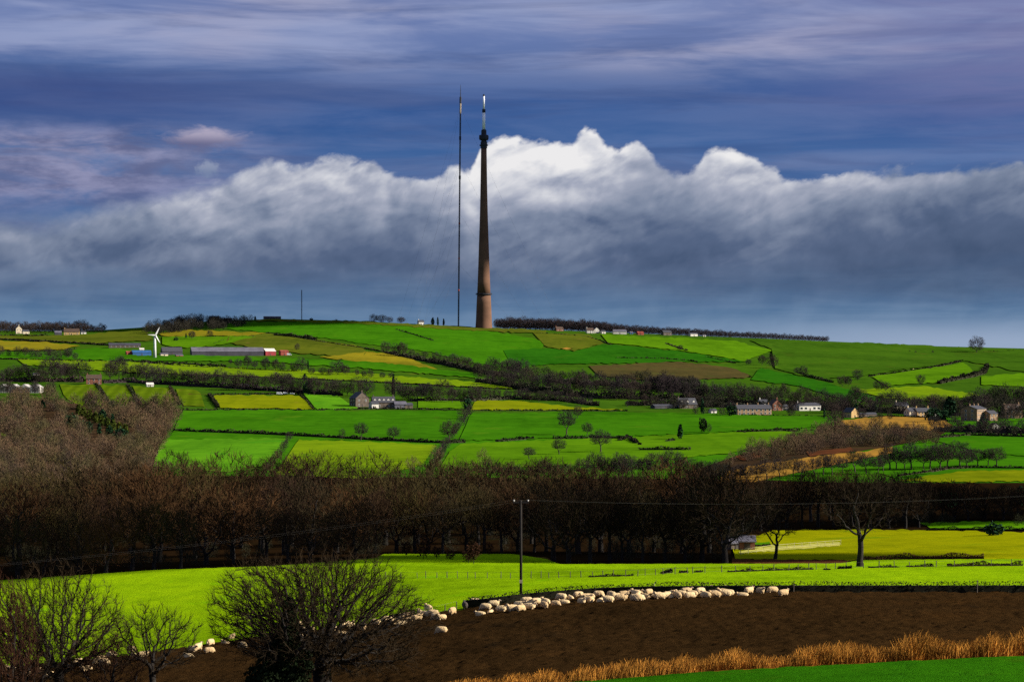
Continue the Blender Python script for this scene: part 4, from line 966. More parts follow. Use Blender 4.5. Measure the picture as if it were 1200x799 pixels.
# small parked vehicles by the farm track
m_tyre = flat('tyre', (.02, .02, .02), .9, .1, 1.); m_silver = flat('white_car_paint', (.65, .65, .66), .35, .04, .5, spec=.5)
def van(u, v, label, rz=0., L=4.6, hgt=2.1, m=None, dist=None):
    o = empty('parked_van', gpos(u, dist or float(gd(u, v))) + Vector((0, 0, .9)), label, 'van', None, R(rz))
    mb = MB(); mb.prism([(-L / 2, .35), (L / 2, .35), (L / 2, 1.0), (L / 2 - .7, 1.15), (L / 2 - 1.3, hgt), (-L / 2, hgt)], -.9, .9); mb.build('body', m or m_silver, o)
    MB().prism([(L / 2 - 1.9, 1.25), (L / 2 - .85, 1.25), (L / 2 - 1.35, hgt - .15), (L / 2 - 1.9, hgt - .15)], -.93, -.905).build('side_window', m_glass, o)
    for x in (-L / 2 + .9, L / 2 - .9):
        for y in (-.8, .8): MB().tube([(x, y - .12, .35), (x, y + .12, .35)], .35, 12).build('wheel', m_tyre, o)
van(327.5, 463.5, 'white van parked under trees above the yellow field'); van(334.5, 463, 'second smaller white van parked by the field gate', 8, 3.9, 1.7); van(342.5, 463.5, 'short white car parked beside the ivy tree', -6, 3.4, 1.5)
van(339, 417.3, 'white van parked in front of the rusty red barn', 4, 5., 2.4)
# ------------------------------------------------------------------ trees: prototypes standing in the scene are the first of each copy chain
def protos_full(items, mats, name, cat='tree'):
    out = []
    for h, parts in items:
        (TV, TF), (CV, CF) = parts
        out.append((h, np_mesh(name + '_trunk', TV, [TF], [mats[0]], smooth=True), np_mesh(name + '_crown', CV, CF, [mats[1]])))
    return out
def protos_single(items, mats, name):
    return [(h, tree_single(parts, mats, name)) for h, parts in items]
PW = protos_full(WOODP, [bark_dark, twig_wood], 'woodland_tree')
PW_SHADED = protos_full(WOODP, [bark_dark, twig_fg], 'woodland_tree')  # same woodland trees with darker twigs, shade put into their colour
PH = protos_full(FIELDP, [bark, twig_hill], 'field_tree')
PF = protos_single(FARP, [bark, twig_hill], 'far_tree')
PS = protos_single(SCRUBP, [bark, twig_scrub], 'scrub_tree')
PB = protos_single(SCRUBP, [bark_dark, twig_hill], 'hedge_bush')
PE = protos_single(EVERP, [bark_dark, leaf_ever], 'evergreen')
PI = protos_full([(6, leafy(51, 6, 5, 900, .55))], [bark_dark, leaf_ivy], 'ivy_tree')
PG = protos_full([(6, leafy(52, 6, 3.2, 500, .6, cone=.5))], [bark_dark, leaf_gold], 'golden_conifer')
PR = protos_full([(4, leafy(53, 4, 2.6, 700, .28, .07, base=1.3, lump=.5)), (4, leafy(54, 4, 3.2, 700, .28, .07, base=.7, lump=.5))], [bark_dark, leaf_russet], 'russet_tree')
tg = np.random.default_rng(99)
def plant(name, kit, u, d, h, label, cat='tree', group=None, wide=1., which=None, rz=None, sink=.1):
    """one tree as its own object (with trunk and crown when the kit has them)"""
    q = kit[which if which is not None else int(tg.integers(len(kit)))]
    s = h / q[0]; p0 = gpos(u, d, -sink); rz = tg.random() * 6.283 if rz is None else rz
    if len(q) == 3:
        o = empty(name, p0, label, cat, group, rz)
        link('trunk', q[1], o); link('crown', q[2], o)
    else:
        o = tag(link(name, q[1], None, p0), label, cat, group); o.rotation_euler = (0, 0, rz)
    ws = s * wide * (.92 + .16 * tg.random()); o.scale = (ws, ws, s)
    return o
def row(name, kit, pts, sp, hpx, label, group, cat='tree', ju=.35, jv=2., jh=.22, wide=1., skip=None, hm=None):
    """trees along a line of (column,row) points, sp columns apart; hpx rows tall"""
    us = []; u = pts[0][0]
    while u <= pts[-1][0]: us.append(u); u += sp * (1 + ju * (tg.random() - .5) * 2)
    for u in us:
        if skip and skip(u): continue
        v = np.interp(u, [p[0] for p in pts], [p[1] for p in pts]) + jv * (tg.random() - .5) * 2
        d = float(gd(u, v)); h = (hm if hm else (np.interp(u, *zip(*hpx)) if hasattr(hpx, '__len__') else hpx) * d / F) * (1 + jh * (tg.random() - .5) * 2)
        plant(name, kit, u, d, h, label, cat, group, wide)
# ---- the dark wood across the middle
WL = 'bare brown tree crowded into the dark wood behind the lime meadow'; WG = 'bare trees of the dark wood'
row('woodland_tree', PW, [(-40, 681), (0, 679), (100, 672), (200, 666), (300, 661), (430, 655)], 30, [(0, 78), (200, 76), (430, 62)], WL, WG, wide=1.15)
row('woodland_tree', PW, [(-50, 668), (100, 662), (300, 652), (440, 648.5)], 34, [(0, 84), (440, 74)], WL, WG, wide=1.15)
row('woodland_tree', PW, [(440, 648.5), (645, 648)], 22, 72, WL, WG, jv=.7)
row('woodland_tree', PW, [(-60, 652), (200, 644), (440, 638), (640, 638)], 34, [(0, 80), (200, 86), (440, 80), (640, 78)], WL, WG, wide=1.2)
row('woodland_tree', PW, [(-60, 637), (200, 630), (440, 626), (860, 628)], 38, [(0, 68), (200, 78), (440, 72), (640, 74), (860, 70)], WL, WG, wide=1.25, jh=.34)
row('woodland_tree', PW, [(-60, 619), (250, 613), (860, 610)], 40, [(0, 52), (200, 66), (440, 62), (860, 54)], WL, WG, wide=1.3, jh=.42)
row('woodland_tree', PW, [(-60, 604), (250, 600), (860, 595)], 40, [(0, 40), (200, 52), (440, 50), (600, 48), (700, 42), (860, 38)], WL, WG, wide=1.3, jh=.42)
row('woodland_tree', PW_SHADED, [(648, 658), (665, 660), (852, 659.5)], 20, [(640, 82), (700, 92), (850, 100)], WL, WG, jv=.8, wide=.95)
row('woodland_tree', PW, [(640, 648), (850, 648)], 28, [(640, 84), (850, 92)], WL, WG, jv=1.5, wide=1.1)
RL = 'bare dark tree standing in the tall row behind the olive paddock'; RG = 'bare trees of the row behind the paddock'
row('woodland_tree', PW_SHADED, [(870, 625), (905, 620), (940, 618.5), (1085, 619)], 17, [(870, 60), (960, 64), (1040, 66), (1085, 58)], RL, RG, jv=1., jh=.12)
row('woodland_tree', PW, [(865, 612), (1220, 609)], 30, [(865, 52), (1040, 56), (1100, 44), (1220, 38)], RL, RG, wide=1.2)
row('woodland_tree', PW, [(1090, 609), (1225, 609)], 17, [(1090, 46), (1220, 40)], RL, RG, jv=1., jh=.1)
row('woodland_tree', PW, [(865, 596), (1220, 593)], 36, [(865, 36), (1000, 40), (1110, 26), (1220, 22)], RL, RG, wide=1.3)
plant('shrub', PE, 1164, float(gd(1164, 628)), 17 * float(gd(1164, 628)) / F, 'dense square dark evergreen shrub at the edge of the paddock', 'shrub', None, 1.55, 0)
plant('shrub', PE, 1112, 545., 22 * 545 / F, 'dark rounded evergreen in front of the yellow green field', 'shrub', None, 1.4, 0)
plant('evergreen_tree', PE, 1196, 560., 24 * 560 / F, 'dark evergreen at the end of the narrow yellow green field', 'tree', None, 1.2, 1)
# russet saplings in front of the gap
for u, v, h, lb in ((476, 654, 20, 'slim russet sapling first in the line before the dark wood'), (496, 656, 26, 'tall russet sapling with leaf clump low on its stem'), (512, 656, 17, 'short russet bush between two saplings'), (528, 657, 15, 'smallest russet bush in the line before the dark wood'), (549, 661, 20, 'russet bush with broad top before the dark wood'), (555, 662, 26, 'largest russet bush with forked stem before the dark wood'), (572, 651, 17, 'single russet sapling close to the dark trunks')):
    d = float(gd(u, v)); plant('russet_sapling', PR, u, d, h * d / F, lb, 'sapling', 'russet saplings before the dark wood')
# trees standing alone near the paddock
def big(seed, u, v, vtop, wpx, label, kw=None, lo=-.55, mats=None, name='oak_tree', d=None):
    d = d or float(gd(u, v)); h = (v - vtop) * d / F; w_ = wpx * d / F
    a = dict(h=h, crown_w=w_, clear=h * .26, natt=900, step=h * .042, infl=h * .36, kill=h * .075, rmax=h * .038, tip=.016, twigs=4, tlen=h * .075, twid=.035, lo=lo, cz=.60)
    a.update(kw or {})
    o = tree_root(name, make_tree(seed, **a), mats or [bark_dark, twig_fg], label, 'tree'); o.location = gpos(u, d, -.05); return o
big(61, 1008, 665, 553, 104, 'large bare oak standing alone on the meadow fence line with spreading black limbs', dict(cz=.64, clear=3.2, rmax=.34, lo=-.75))
big(62, 908, 656, 588, 62, 'smaller leaning bare oak on the brown bank by the paddock', dict(cz=.66, clear=2.0, lean=.16, rmax=.22, lo=-.75))
# ---- left scrub wood and other masses
def inpoly(u, v, P):
    c = False; n = len(P)
    for i in range(n):
        (a, b), (e, f_) = P[i], P[(i + 1) % n]
        if (b > v) != (f_ > v) and u < (e - a) * (v - b) / (f_ - b) + a: c = not c
    return c
def fill(P, n, hpx, seed, hm=None, skip=None):
    g_ = np.random.default_rng(seed); us = [p[0] for p in P]; vs = [p[1] for p in P]; out = []
    while len(out) < n:
        u = g_.uniform(min(us), max(us)); v = g_.uniform(min(vs), max(vs))
        if inpoly(u, v, P) and not (skip and inpoly(u, v, skip)): d = float(gd(u, v)); out.append((u, d, (hm or g_.uniform(*hpx) * d / F) * (.8 + .4 * g_.random())))
    return out
stuff_trees('scrub_wood', fill([(-40, 474), (60, 472), (78, 478), (118, 480), (150, 482), (203, 486), (206, 500), (190, 520), (180, 548), (196, 560), (100, 574), (-40, 576)], 430, (14, 29), 5, skip=[(74, 480), (100, 480), (162, 512), (162, 524), (100, 520), (76, 502)]), SCRUBP, [bark, twig_scrub], 'brown leafless scrub wood covering the hillside beside the green fields', 'wood')
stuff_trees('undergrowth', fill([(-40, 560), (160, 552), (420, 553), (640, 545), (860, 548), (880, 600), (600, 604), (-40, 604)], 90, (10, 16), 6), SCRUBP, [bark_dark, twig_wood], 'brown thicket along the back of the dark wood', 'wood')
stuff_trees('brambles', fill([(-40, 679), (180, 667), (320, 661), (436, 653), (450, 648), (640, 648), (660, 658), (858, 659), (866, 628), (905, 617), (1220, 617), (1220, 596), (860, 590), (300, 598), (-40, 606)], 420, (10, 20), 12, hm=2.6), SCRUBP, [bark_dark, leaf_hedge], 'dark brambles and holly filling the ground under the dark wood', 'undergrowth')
stuff_trees('hill_scrub', fill([(850, 548), (880, 530), (930, 519), (970, 507), (1010, 504), (1060, 506), (1095, 508), (1098, 520), (1050, 522), (1000, 526), (950, 534), (900, 541)], 210, (11, 20), 8), SCRUBP, [bark, twig_scrub], 'purple brown scrub on the bracken bank below the ochre field', 'wood')
stuff_trees('ridge_wood', [(u, 2850 + (i % 5) * 14, np.interp(u, [580, 600, 700, 730, 850, 970], [15, 17, 16, 12, 9.5, 7.5]) * (.85 + .35 * tg.random())) for i, u in enumerate(np.arange(582, 970, 1.25))], FARL, [bark, twig_hill], 'dark bare wood along the skyline beyond the concrete tower', 'wood')
stuff_trees('hamlet_trees', [(u, 2760 + (i % 4) * 30, (13 if u < 100 else 9) * (.55 + .75 * tg.random())) for i, u in enumerate(np.arange(-20, 124, 1.2))], FARL, [bark, twig_hill], 'dark trees around the hamlet on the skyline', 'wood')
stuff_trees('ridge_copse', fill([(168, 386), (200, 382), (235, 380), (262, 379), (300, 380.5), (262, 388), (240, 387), (185, 393), (172, 392)], 110, (9, 14), 9), FARL, [bark, twig_hill], 'dark copse on the shoulder of the hill under the skyline houses', 'wood')
# ---- hillside belts of separate trees
BL = 'bare tree in the hedgerow belt slanting across the green hillside'; BG = 'bare trees of the slanting hedgerow belt'
row('hedgerow_tree', PF, [(452, 414), (480, 420), (520, 427), (560, 436), (610, 442)], 9, [(452, 12), (470, 18), (480, 12), (610, 17)], BL, BG, jv=2, jh=.3)
row('hedgerow_tree', PF, [(600, 441), (625, 448)], 9, 24, BL, BG, jv=2)
row('hedgerow_tree', PF, [(560, 447), (640, 460), (700, 466), (800, 468), (900, 474), (1010, 478)], 7.2, [(560, 20), (700, 24), (800, 26), (900, 24), (1010, 20)], BL, BG, jv=3, jh=.25, wide=.9)
row('hedgerow_tree', PF, [(640, 447), (790, 457), (820, 462)], 9, [(640, 16), (820, 20)], BL, BG, jv=3)
VL = 'bare tree among the houses of the village'; VG = 'bare trees around the village'
row('village_tree', PF, [(735, 477), (1000, 483), (1100, 489), (1210, 492)], 11, [(735, 13), (900, 14), (1100, 20), (1210, 24)], VL, VG, jv=2, jh=.35, skip=lambda u: 862 < u < 902)
row('village_tree', PF, [(1020, 479), (1100, 484), (1215, 486)], 8, [(1020, 18), (1100, 22), (1160, 30), (1215, 30)], VL, VG, jv=3, wide=1.05)
row('village_tree', PF, [(1095, 505), (1210, 508)], 8, 15, VL, VG, jv=3)
row('hedgerow_tree', PF, [(-5, 462), (60, 464)], 9, 15, 'dark bare tree in front of the greenhouse', 'trees in front of the greenhouse', jv=1.5)
TL = 'bare tree in the wooded line below the lime strip'; TG = 'bare trees of the line below the lime strip'
row('hedgerow_tree', PF, [(0, 447), (60, 447), (150, 448), (225, 452), (350, 460), (400, 464)], 9, [(0, 20), (60, 26), (150, 24), (230, 18), (400, 22)], TL, TG, jv=2.5, jh=.3, wide=1.1, skip=lambda u: 100 < u < 119)
row('hedgerow_tree', PF, [(395, 462), (480, 470), (545, 470), (600, 467), (700, 476)], 9, [(400, 20), (480, 24), (560, 17), (700, 12)], TL, TG, jv=2.5, jh=.3, wide=1.1, skip=lambda u: 432 < u < 452)
row('hedgerow_tree', PF, [(0, 418), (95, 421)], 8, 11, 'bare bush in the hedge under the ochre field', 'bushes in the hedge under the ochre field', jv=1)
row('hedgerow_tree', PF, [(270, 429), (360, 438), (470, 446)], 11, [(270, 10), (330, 18), (470, 10)], 'bare tree beside the lime strip', 'bare trees beside the lime strip', jv=2, jh=.4)
ML = 'bare tree in the row along the sunken lane on the eastern slope'; MG = 'bare trees of the sunken lane'
row('lane_tree', PH, [(1035, 552), (1060, 550), (1100, 548), (1175, 546)], 11, [(1035, 30), (1100, 28), (1175, 24)], ML, MG, jv=1.5, wide=1.0)
row('lane_tree', PH, [(830, 572), (870, 566), (960, 556), (1030, 553)], 13, [(830, 30), (900, 24), (1030, 26)], ML, MG, jv=2)
row('lane_tree', PH, [(575, 566), (640, 563), (750, 560), (830, 560)], 15, [(575, 24), (660, 20), (720, 30), (830, 28)], 'bare tree at the back edge of the dark wood', 'bare trees at the back edge of the dark wood', jv=2, jh=.3)
def climb(pts, n, hpx, label, group):
    for i in range(n):
        t_ = i / (n - 1) * (len(pts) - 1); k = min(int(t_), len(pts) - 2); q_ = t_ - k
        u = pts[k][0] + (pts[k + 1][0] - pts[k][0]) * q_ + tg.normal(0, .7); v = pts[k][1] + (pts[k + 1][1] - pts[k][1]) * q_
        d = float(gd(u, v)); plant('hedge_bush', PB, u, d, tg.uniform(*hpx) * d / F, label, 'bush', group, 1.05)
climb([(340, 514), (332, 528), (320, 545), (309, 556)], 17, (6, 13), 'brown bare bush in the thick hedge slanting between two lower fields', 'bushes of the slanting hedge')
climb([(506, 551), (517, 533), (526, 519), (541, 498), (551, 483)], 24, (6, 15), 'bare bush in the overgrown hedge climbing from the dark wood', 'bushes of the climbing hedge')
# trees one can point at
for u, v, h, kit, wd, lb in (
    (423, 516, 22, PH, 1.0, 'round bare tree in the hedge between two green fields, the taller of a pair'), (461, 517, 18, PH, 1.0, 'smaller round bare tree in the hedge right of a taller one'),
    (401, 515, 14, PB, 1., 'low bare bush beside the pair of round hedge trees'), (527, 519, 28, PH, 1.0, 'ivy dark bare tree at the crossing of two field hedges'),
    (664, 510, 31, PH, .95, 'tall round bare tree standing in the wide green field'), (677, 491, 17, PH, .8, 'thin bare tree on the upper edge of the wide green field'), (688, 512, 18, PH, .9, 'pale bare tree right of the tall round one in the wide green field'),
    (704, 530, 28, PH, .95, 'stout brown bare tree beside the lower field hedge'), (655, 533, 20, PH, 1.1, 'olive brown bare tree below the wide green field'), (620, 539, 16, PH, 1.2, 'small round bare tree just above the dark wood'),
    (797, 515, 19, PE, 1.1, 'dark round compact tree alone in the green field'), (824, 507, 18, PI, .8, 'ivy covered dark tree under the village'), (831, 507, 12, PB, .9, 'low bush at the foot of the ivy covered tree'),
    (978, 504, 34, PH, .8, 'tall dark bare tree at the corner of the ochre field'), (1144.5, 414, 20, PF, 1.25, 'lone fan shaped bare tree on the eastern skyline'),
    (548, 482, 17, PE, .6, 'dark upright evergreen at the head of the slanting hedge'), (541, 492, 16, PB, .9, 'brown bare thicket in the slanting hedge'),
    (484, 552, 20, PS, .9, 'pale twiggy thicket at the bottom of the lime field'), (512, 546, 26, PS, .9, 'tall brown thicket above the dark wood'), (566, 545, 22, PS, .8, 'lichen pale bare tree leaning above the dark wood'), (555, 552, 12, PS, 1.2, 'low pale thicket beside the leaning tree above the dark wood'),
    (725, 562, 26, PH, 1.0, 'round dark tree at the back of the wood against the green field'), (348, 411, 9, PF, .9, 'single small bare tree above the red barn'),
    (128, 407, 6, PE, 1.0, 'round dark bush on the hillside beside the poultry shed'), (225, 398, 11, PF, 1.2, 'clump of bare trees on the hillside above the long shed'), (246, 396, 10, PF, .9, 'thin bare tree right of the clump above the long shed'),
    (218, 397, 7, PE, 1.1, 'dark bush under the clump of bare trees above the long shed'), (206, 400, 5, PE, 1.2, 'low dark bush above the arched barn'),
    (987, 453, 14, PF, 1.0, 'bare tree at the head of the deep green field'), (1005, 446, 15, PF, 1.0, 'bare tree standing on the corner of the bright field'), (994, 453, 13, PF, 1.0, 'wide bare tree between two others by the deep green field'),
    (1079, 451, 14, PF, 1.1, 'round bare tree on the bright strip above the village'), (1030, 459, 15, PF, 1.1, 'bare tree behind the lime strip above the village'), (1038, 459, 13, PF, 1.0, 'shorter bare tree behind the lime strip above the village'),
    (905, 432, 17, PF, 1.1, 'dark bare tree on the field corner under the ridge'), (893, 428, 13, PF, 1.1, 'smaller dark tree beside the one on the field corner'), (877, 428, 8, PF, 1.1, 'small bush on the hedge below the ridge'),
    (942, 441, 13, PF, 1.2, 'round dark clump in the hillside hedge'), (934, 438, 9, PF, 1.2, 'low clump left of the round one in the hillside hedge'), (797, 411, 8, PF, 1.1, 'small dark thorn on the high bright field'),
    (1095, 495, 18, PE, 1.1, 'dark evergreen by the garage of the cottages'), (1113, 490, 26, PE, 1.2, 'tall dark evergreen in front of the mansion'), (1151, 504, 14, PE, 1.1, 'evergreen in the garden below the mansion'),
    (823, 486, 20, PE, .8, 'dark upright evergreen among the village houses'), (1003, 486, 14, PE, 1.3, 'broad evergreen behind the honey coloured barn'), (1025, 484, 12, PE, 1.2, 'dark garden evergreen between barn and cream house'),
    (461, 466, 28, PE, .6, 'tall pointed evergreen above the farmhouse'), (361, 463, 16, PE, .8, 'dark evergreen beside the yellow field wall'), (357, 446, 9, PE, 1.6, 'square dark evergreen clump below the lime strip'),
    (361, 434, 13, PE, .35, 'thin upright evergreen on the farm hedge'), (65, 482, 15, PE, 1.3, 'bluish conifer in the scrub wood'), (50, 480, 12, PE, 1.2, 'smaller dark conifer beside the bluish one in the scrub'), (131, 478, 10, PE, .9, 'dark yew at the foot of a striped field'),
    (80, 420, 13, PF, 1.0, 'bare tree on the hedge below the farm track'), (1073, 414, 3.5, PB, 1.2, 'tiny thorn on the bare eastern skyline'), (1093, 414.5, 4.5, PB, 1., 'slightly bigger thorn on the bare eastern skyline'), (1066, 413, 3., PB, 1.2, 'smallest thorn on the bare eastern skyline'),
    (470, 379.6, 9, PF, 1.6, 'dark copse on the skyline left of the mast, its taller crown'), (447, 378.6, 11, PF, 1.5, 'brown crown of the skyline copse above the bright hill'), (438, 378, 10, PF, 1.3, 'outer crown of the skyline copse above the bright hill'), (457, 379, 8, PF, 1.3, 'low crown in the middle of the skyline copse'),
    (507, 381.5, 10, PE, .8, 'dark conifer on the skyline by the white cottage'), (513, 382, 11, PE, .8, 'taller dark conifer on the skyline by the white cottage'), (520, 382, 9, PE, 1.0, 'end conifer of the group by the white cottage'), (365, 376.5, 4, PE, 1.2, 'small dark bush on the hilltop skyline'), (394, 377.5, 4, PB, 1.8, 'low bush on the hilltop skyline'), (299, 376, 6, PE, .8, 'upright dark bush on the skyline beside the square house')):
    d = float(gd(u, v)) if v > 385 or u < 250 else min(2846., float(gd(u, v)))
    nm = 'evergreen_tree' if kit is PE else 'ivy_tree' if kit is PI else 'thicket' if kit in (PS, PB) else 'field_tree'
    plant(nm, kit, u, d, h * d / F, lb, 'tree' if kit not in (PS, PB) else 'bush', None, wd)
for u in (815, 829, 846, 857, 927, 966, 979, 987, 1009, 1031, 1043, 1100, 1106, 1120, 1172, 1178, 1197):
    v = np.interp(u, [800, 1000, 1100, 1200], [485, 490, 493.5, 495]) + tg.uniform(-1, 1.5); d = float(gd(u, v)); plant('garden_tree', (PF, PF, PE, PB)[int(tg.integers(4))], u, d, tg.uniform(9, 17) * d / F, 'dark tree or shrub standing in front of the village houses', 'tree', 'garden trees before the village', .95)
for u, v in ((184, 505), (190, 496), (180, 528), (186, 512), (176, 541), (196, 489), (200, 553), (214, 556), (228, 557), (206, 493)):
    d = float(gd(u, v)); plant('scrub_tree', PS, u, d, tg.uniform(10, 20) * d / F, 'brown bare tree spilling from the scrub wood onto the green fields', 'tree', 'trees at the edge of the scrub wood')
for i, (u, v) in enumerate(((92, 488), (98, 491), (105, 494), (112, 497), (119, 500), (126, 503), (133, 506), (140, 509), (147, 511))):
    d = float(gd(u, v)); plant('golden_conifer', PG, u, d, 15 * d / F, 'golden green conifer in the slanting row through the scrub wood', 'tree', 'golden conifers in the scrub wood', 1.15)
for i, (u, v) in enumerate(((84, 500), (94, 506), (104, 508), (116, 510), (128, 513), (142, 516), (120, 494), (132, 499))):
    d = float(gd(u, v)); plant('evergreen_tree', PE, u, d, 15 * d / F, 'dark conifer beside the row of golden conifers', 'tree', 'dark conifers beside the golden ones', 1.25)
# ------------------------------------------------------------------ hedges
def hedge(label, pts, hgt, wid=None, m=None, gap=None, cat='hedge', dens=1., size=None, name='hedge', dist=None, core=True, clipped=False):
    """one hedge along a line of (column,row) points"""
    g_ = np.random.default_rng(int(pts[0][0] * 7 + pts[-1][1] * 13))
    P = []
    for (a, b), (c, e) in zip(pts[:-1], pts[1:]):
        n = max(2, int(abs(c - a) / 3 + abs(e - b) / 1.5))
        P += [(a + (c - a) * i / n, b + (e - b) * i / n) for i in range(n)]
    P.append(pts[-1])
    W = np.array([tuple(at(u, v)) for u, v in P]) if dist is None else np.array([tuple(gpos(u, dist)) for u, v in P])
    seg = np.linalg.norm(np.diff(W, axis=0), axis=1); s = np.concatenate([[0], np.cumsum(seg)]); L = s[-1]
    dm = W[:, 1].mean(); wid = wid or hgt * 1.1; size = size or max(.12, dm * .0006)
    n = int(min(9000, max(60, L * (hgt + wid) / size ** 2 * 1.3 * dens)))
    q = g_.random(n) * L
    if gap: q = q[hash_noise(np.stack([q / gap[0], q * 0, q * 0], 1), 5) > gap[1]]
    n = len(q); c = np.stack([np.interp(q, s, W[:, k]) for k in range(3)], 1)
    tdx = np.stack([np.gradient(W[:, k], s) for k in range(2)], 1); tx = np.stack([np.interp(q, s, tdx[:, k]) for k in range(2)], 1); tx /= np.linalg.norm(tx, axis=1, keepdims=True) + 1e-9
    hv = hgt * ((.93 + .12 * hash_noise(np.stack([q / (hgt * 2.), q * 0, q * 0], 1), 2)) if clipped else (.62 + .65 * hash_noise(np.stack([q / (hgt * 1.6), q * 0, q * 0], 1), 2)))
    a = g_.uniform(-1, 1, n); z = g_.random(n) ** .75
    off = a * wid / 2 * (1 - .3 * z)
    Q = np.stack([c[:, 0] - tx[:, 1] * off, c[:, 1] + tx[:, 0] * off, c[:, 2] + z * hv], 1)
    V, Fc = cards(Q, np.full(n, size * 1.6), g_); FF = [Fc]
    if core:
        ns = len(W); tt = tdx / (np.linalg.norm(tdx, axis=1, keepdims=True) + 1e-9); cv = []
        hh = hgt * (.7 if clipped else .5) * np.ones(ns)
        if gap: hh = np.where(hash_noise(np.stack([s / gap[0], s * 0, s * 0], 1), 5) > gap[1] + .04, hh, -.5)
        for sd, zz in ((-1, 0), (-.7, 1), (.7, 1), (1, 0)):
            cv.append(np.stack([W[:, 0] - tt[:, 1] * sd * wid * .4, W[:, 1] + tt[:, 0] * sd * wid * .4, W[:, 2] + np.where(zz, hh, -.3)], 1))
        cv = np.concatenate(cv); i = np.arange(ns - 1)
        for k in range(3): FF.append(np.stack([i + k * ns, i + 1 + k * ns, i + 1 + (k + 1) * ns, i + (k + 1) * ns], 1) + len(V))
        V = np.concatenate([V, cv])
    o = link(name, np_mesh(name, V - W[0], FF, [m or leaf_hedge]), None, Vector(W[0]))
    return tag(o, label, cat)
HD = hedge
HD('low clipped dark hedge running behind the sheep along the ploughed field', [(545, 714), (575, 711.5), (620, 706), (655, 703), (700, 699.6), (760, 697.8), (850, 697), (930, 696.8), (1030, 696.8), (1120, 696.8), (1270, 696.8)], 1.2, 1.0, leaf_hedge_near, size=.085, dens=1.5, clipped=True)
for lb, pts, h in (
    ('dark hedge between the upper and lower green fields with two round trees in it', [(203, 505), (300, 508.5), (370, 512), (450, 516.5), (520, 519.5), (545, 519)], 2.6),
    ('thin dark hedge along the top of the big green field', [(206, 481), (300, 480.5), (370, 481.2), (440, 479.6), (545, 481)], 1.6),
    ('thin hedge along the top of the eastern green field', [(556, 481.6), (665, 481.8), (735, 482)], 1.6),
    ('low wall of the yellow field with dark capping', [(352, 463), (360, 471), (367, 480)], 1.6),
    ('dark hedge above the yellow field', [(248, 463), (300, 462.5), (356, 463)], 1.8),
    ('hedge at the western end of the yellow field', [(245, 463), (250, 470), (256, 478)], 3.),
    ('hedge between the first and second striped fields', [(112, 451), (121, 462), (129, 476)], 2.6),
    ('hedge between the second and third striped fields', [(149, 452), (156, 463), (163, 475)], 2.8),
    ('hedge between the third and fourth striped fields', [(199, 454), (204, 463), (210, 475)], 2.8),
    ('long hedge above the lime strip', [(0, 421), (75, 424), (150, 425), (215, 430), (280, 433), (360, 436), (430, 438.5)], 2.),
    ('hedge below the lime strip on the hill', [(150, 437.5), (300, 442.5), (420, 447.5), (520, 453), (600, 457)], 1.6),
    ('bushy hedge in front of the farm sheds', [(140, 423), (200, 427), (265, 430)], 3.2),
    ('hedge curving over the hilltop pasture to the belt of trees', [(312, 391), (380, 402), (430, 409.5), (450, 413)], 2.4),
    ('short dark hedge on the bright hilltop field', [(463, 386.5), (485, 393), (508, 400)], 2.2),
    ('hedge bordering the olive field near the ridge wood', [(632, 391.5), (655, 392.5), (690, 396), (706, 401), (718, 405)], 2.2),
    ('dark hedge between deep green fields on the far hill', [(720, 420.5), (770, 421), (800, 423), (817, 424.5)], 2.6),
    ('hedge on the upper far hill beside the bright field', [(780, 403.5), (795, 409), (806, 412)], 3.2),
    ('hedge below the bright field on the far hill', [(826, 418.5), (845, 423), (862, 426)], 2.2),
    ('hedge with standard bushes climbing the eastern hill', [(1018, 441.5), (1040, 439.5), (1060, 436.5), (1095, 431), (1128, 423.5)], 2.6),
    ('thick dark hedge curling down the eastern hill', [(1100, 450), (1118, 446), (1140, 442), (1153, 438), (1157, 430)], 6.),
    ('dark clump hedge on the eastern hill above the village', [(935, 438), (948, 442), (976, 448.5)], 3.),
    ('hedge along the lower edge of the western hill pasture', [(300, 395.5), (260, 395.5), (190, 396)][::-1], 1.6),
    ('curving hedge between the pastures above the long shed', [(250, 403.5), (262, 399.5), (280, 397)], 1.4),
    ('hedge under the ochre field by the hamlet', [(0, 412), (60, 411.5), (90, 409)], 1.6),
    ('hedge above the ochre field by the hamlet', [(0, 398.5), (40, 400.5), (90, 403), (140, 406)], 3.2),
    ('hedge below the hamlet on the skyline', [(0, 394.5), (40, 395), (60, 394.5)], 4.),
    ('bushy hedge along the bottom of the deep green field', [(960, 503), (990, 500), (1010, 503)], 1.4),
    ('dark hedge below the small eastern field', [(1100, 513), (1140, 510.5), (1205, 512)], 2.4),
    ('dark hedge dividing the two narrow eastern strips', [(1052, 559), (1085, 554.5), (1110, 550), (1140, 548.5), (1210, 549)], 1.5),
    ('hedge between the village gardens and the ochre field', [(1002, 490), (1040, 488.5), (1095, 490.5), (1110, 494)], 1.6),
    ('garden hedge in front of the long terrace', [(838, 486.5), (880, 487.2), (965, 488.5)], 1.2),
    ('wide dark gorse clump on the hilltop pasture', [(322, 394), (335, 394.8), (352, 396.6), (370, 399)], 6.5),
    ('hedge along the skyline of the eastern hill', [(1150, 413.5), (1180, 412), (1210, 411.5)], 1.6)):
    HD(lb, pts, h * .8, m=leaf_hedge if 'brown' not in lb and 'overgrown' not in lb else twig_hill)
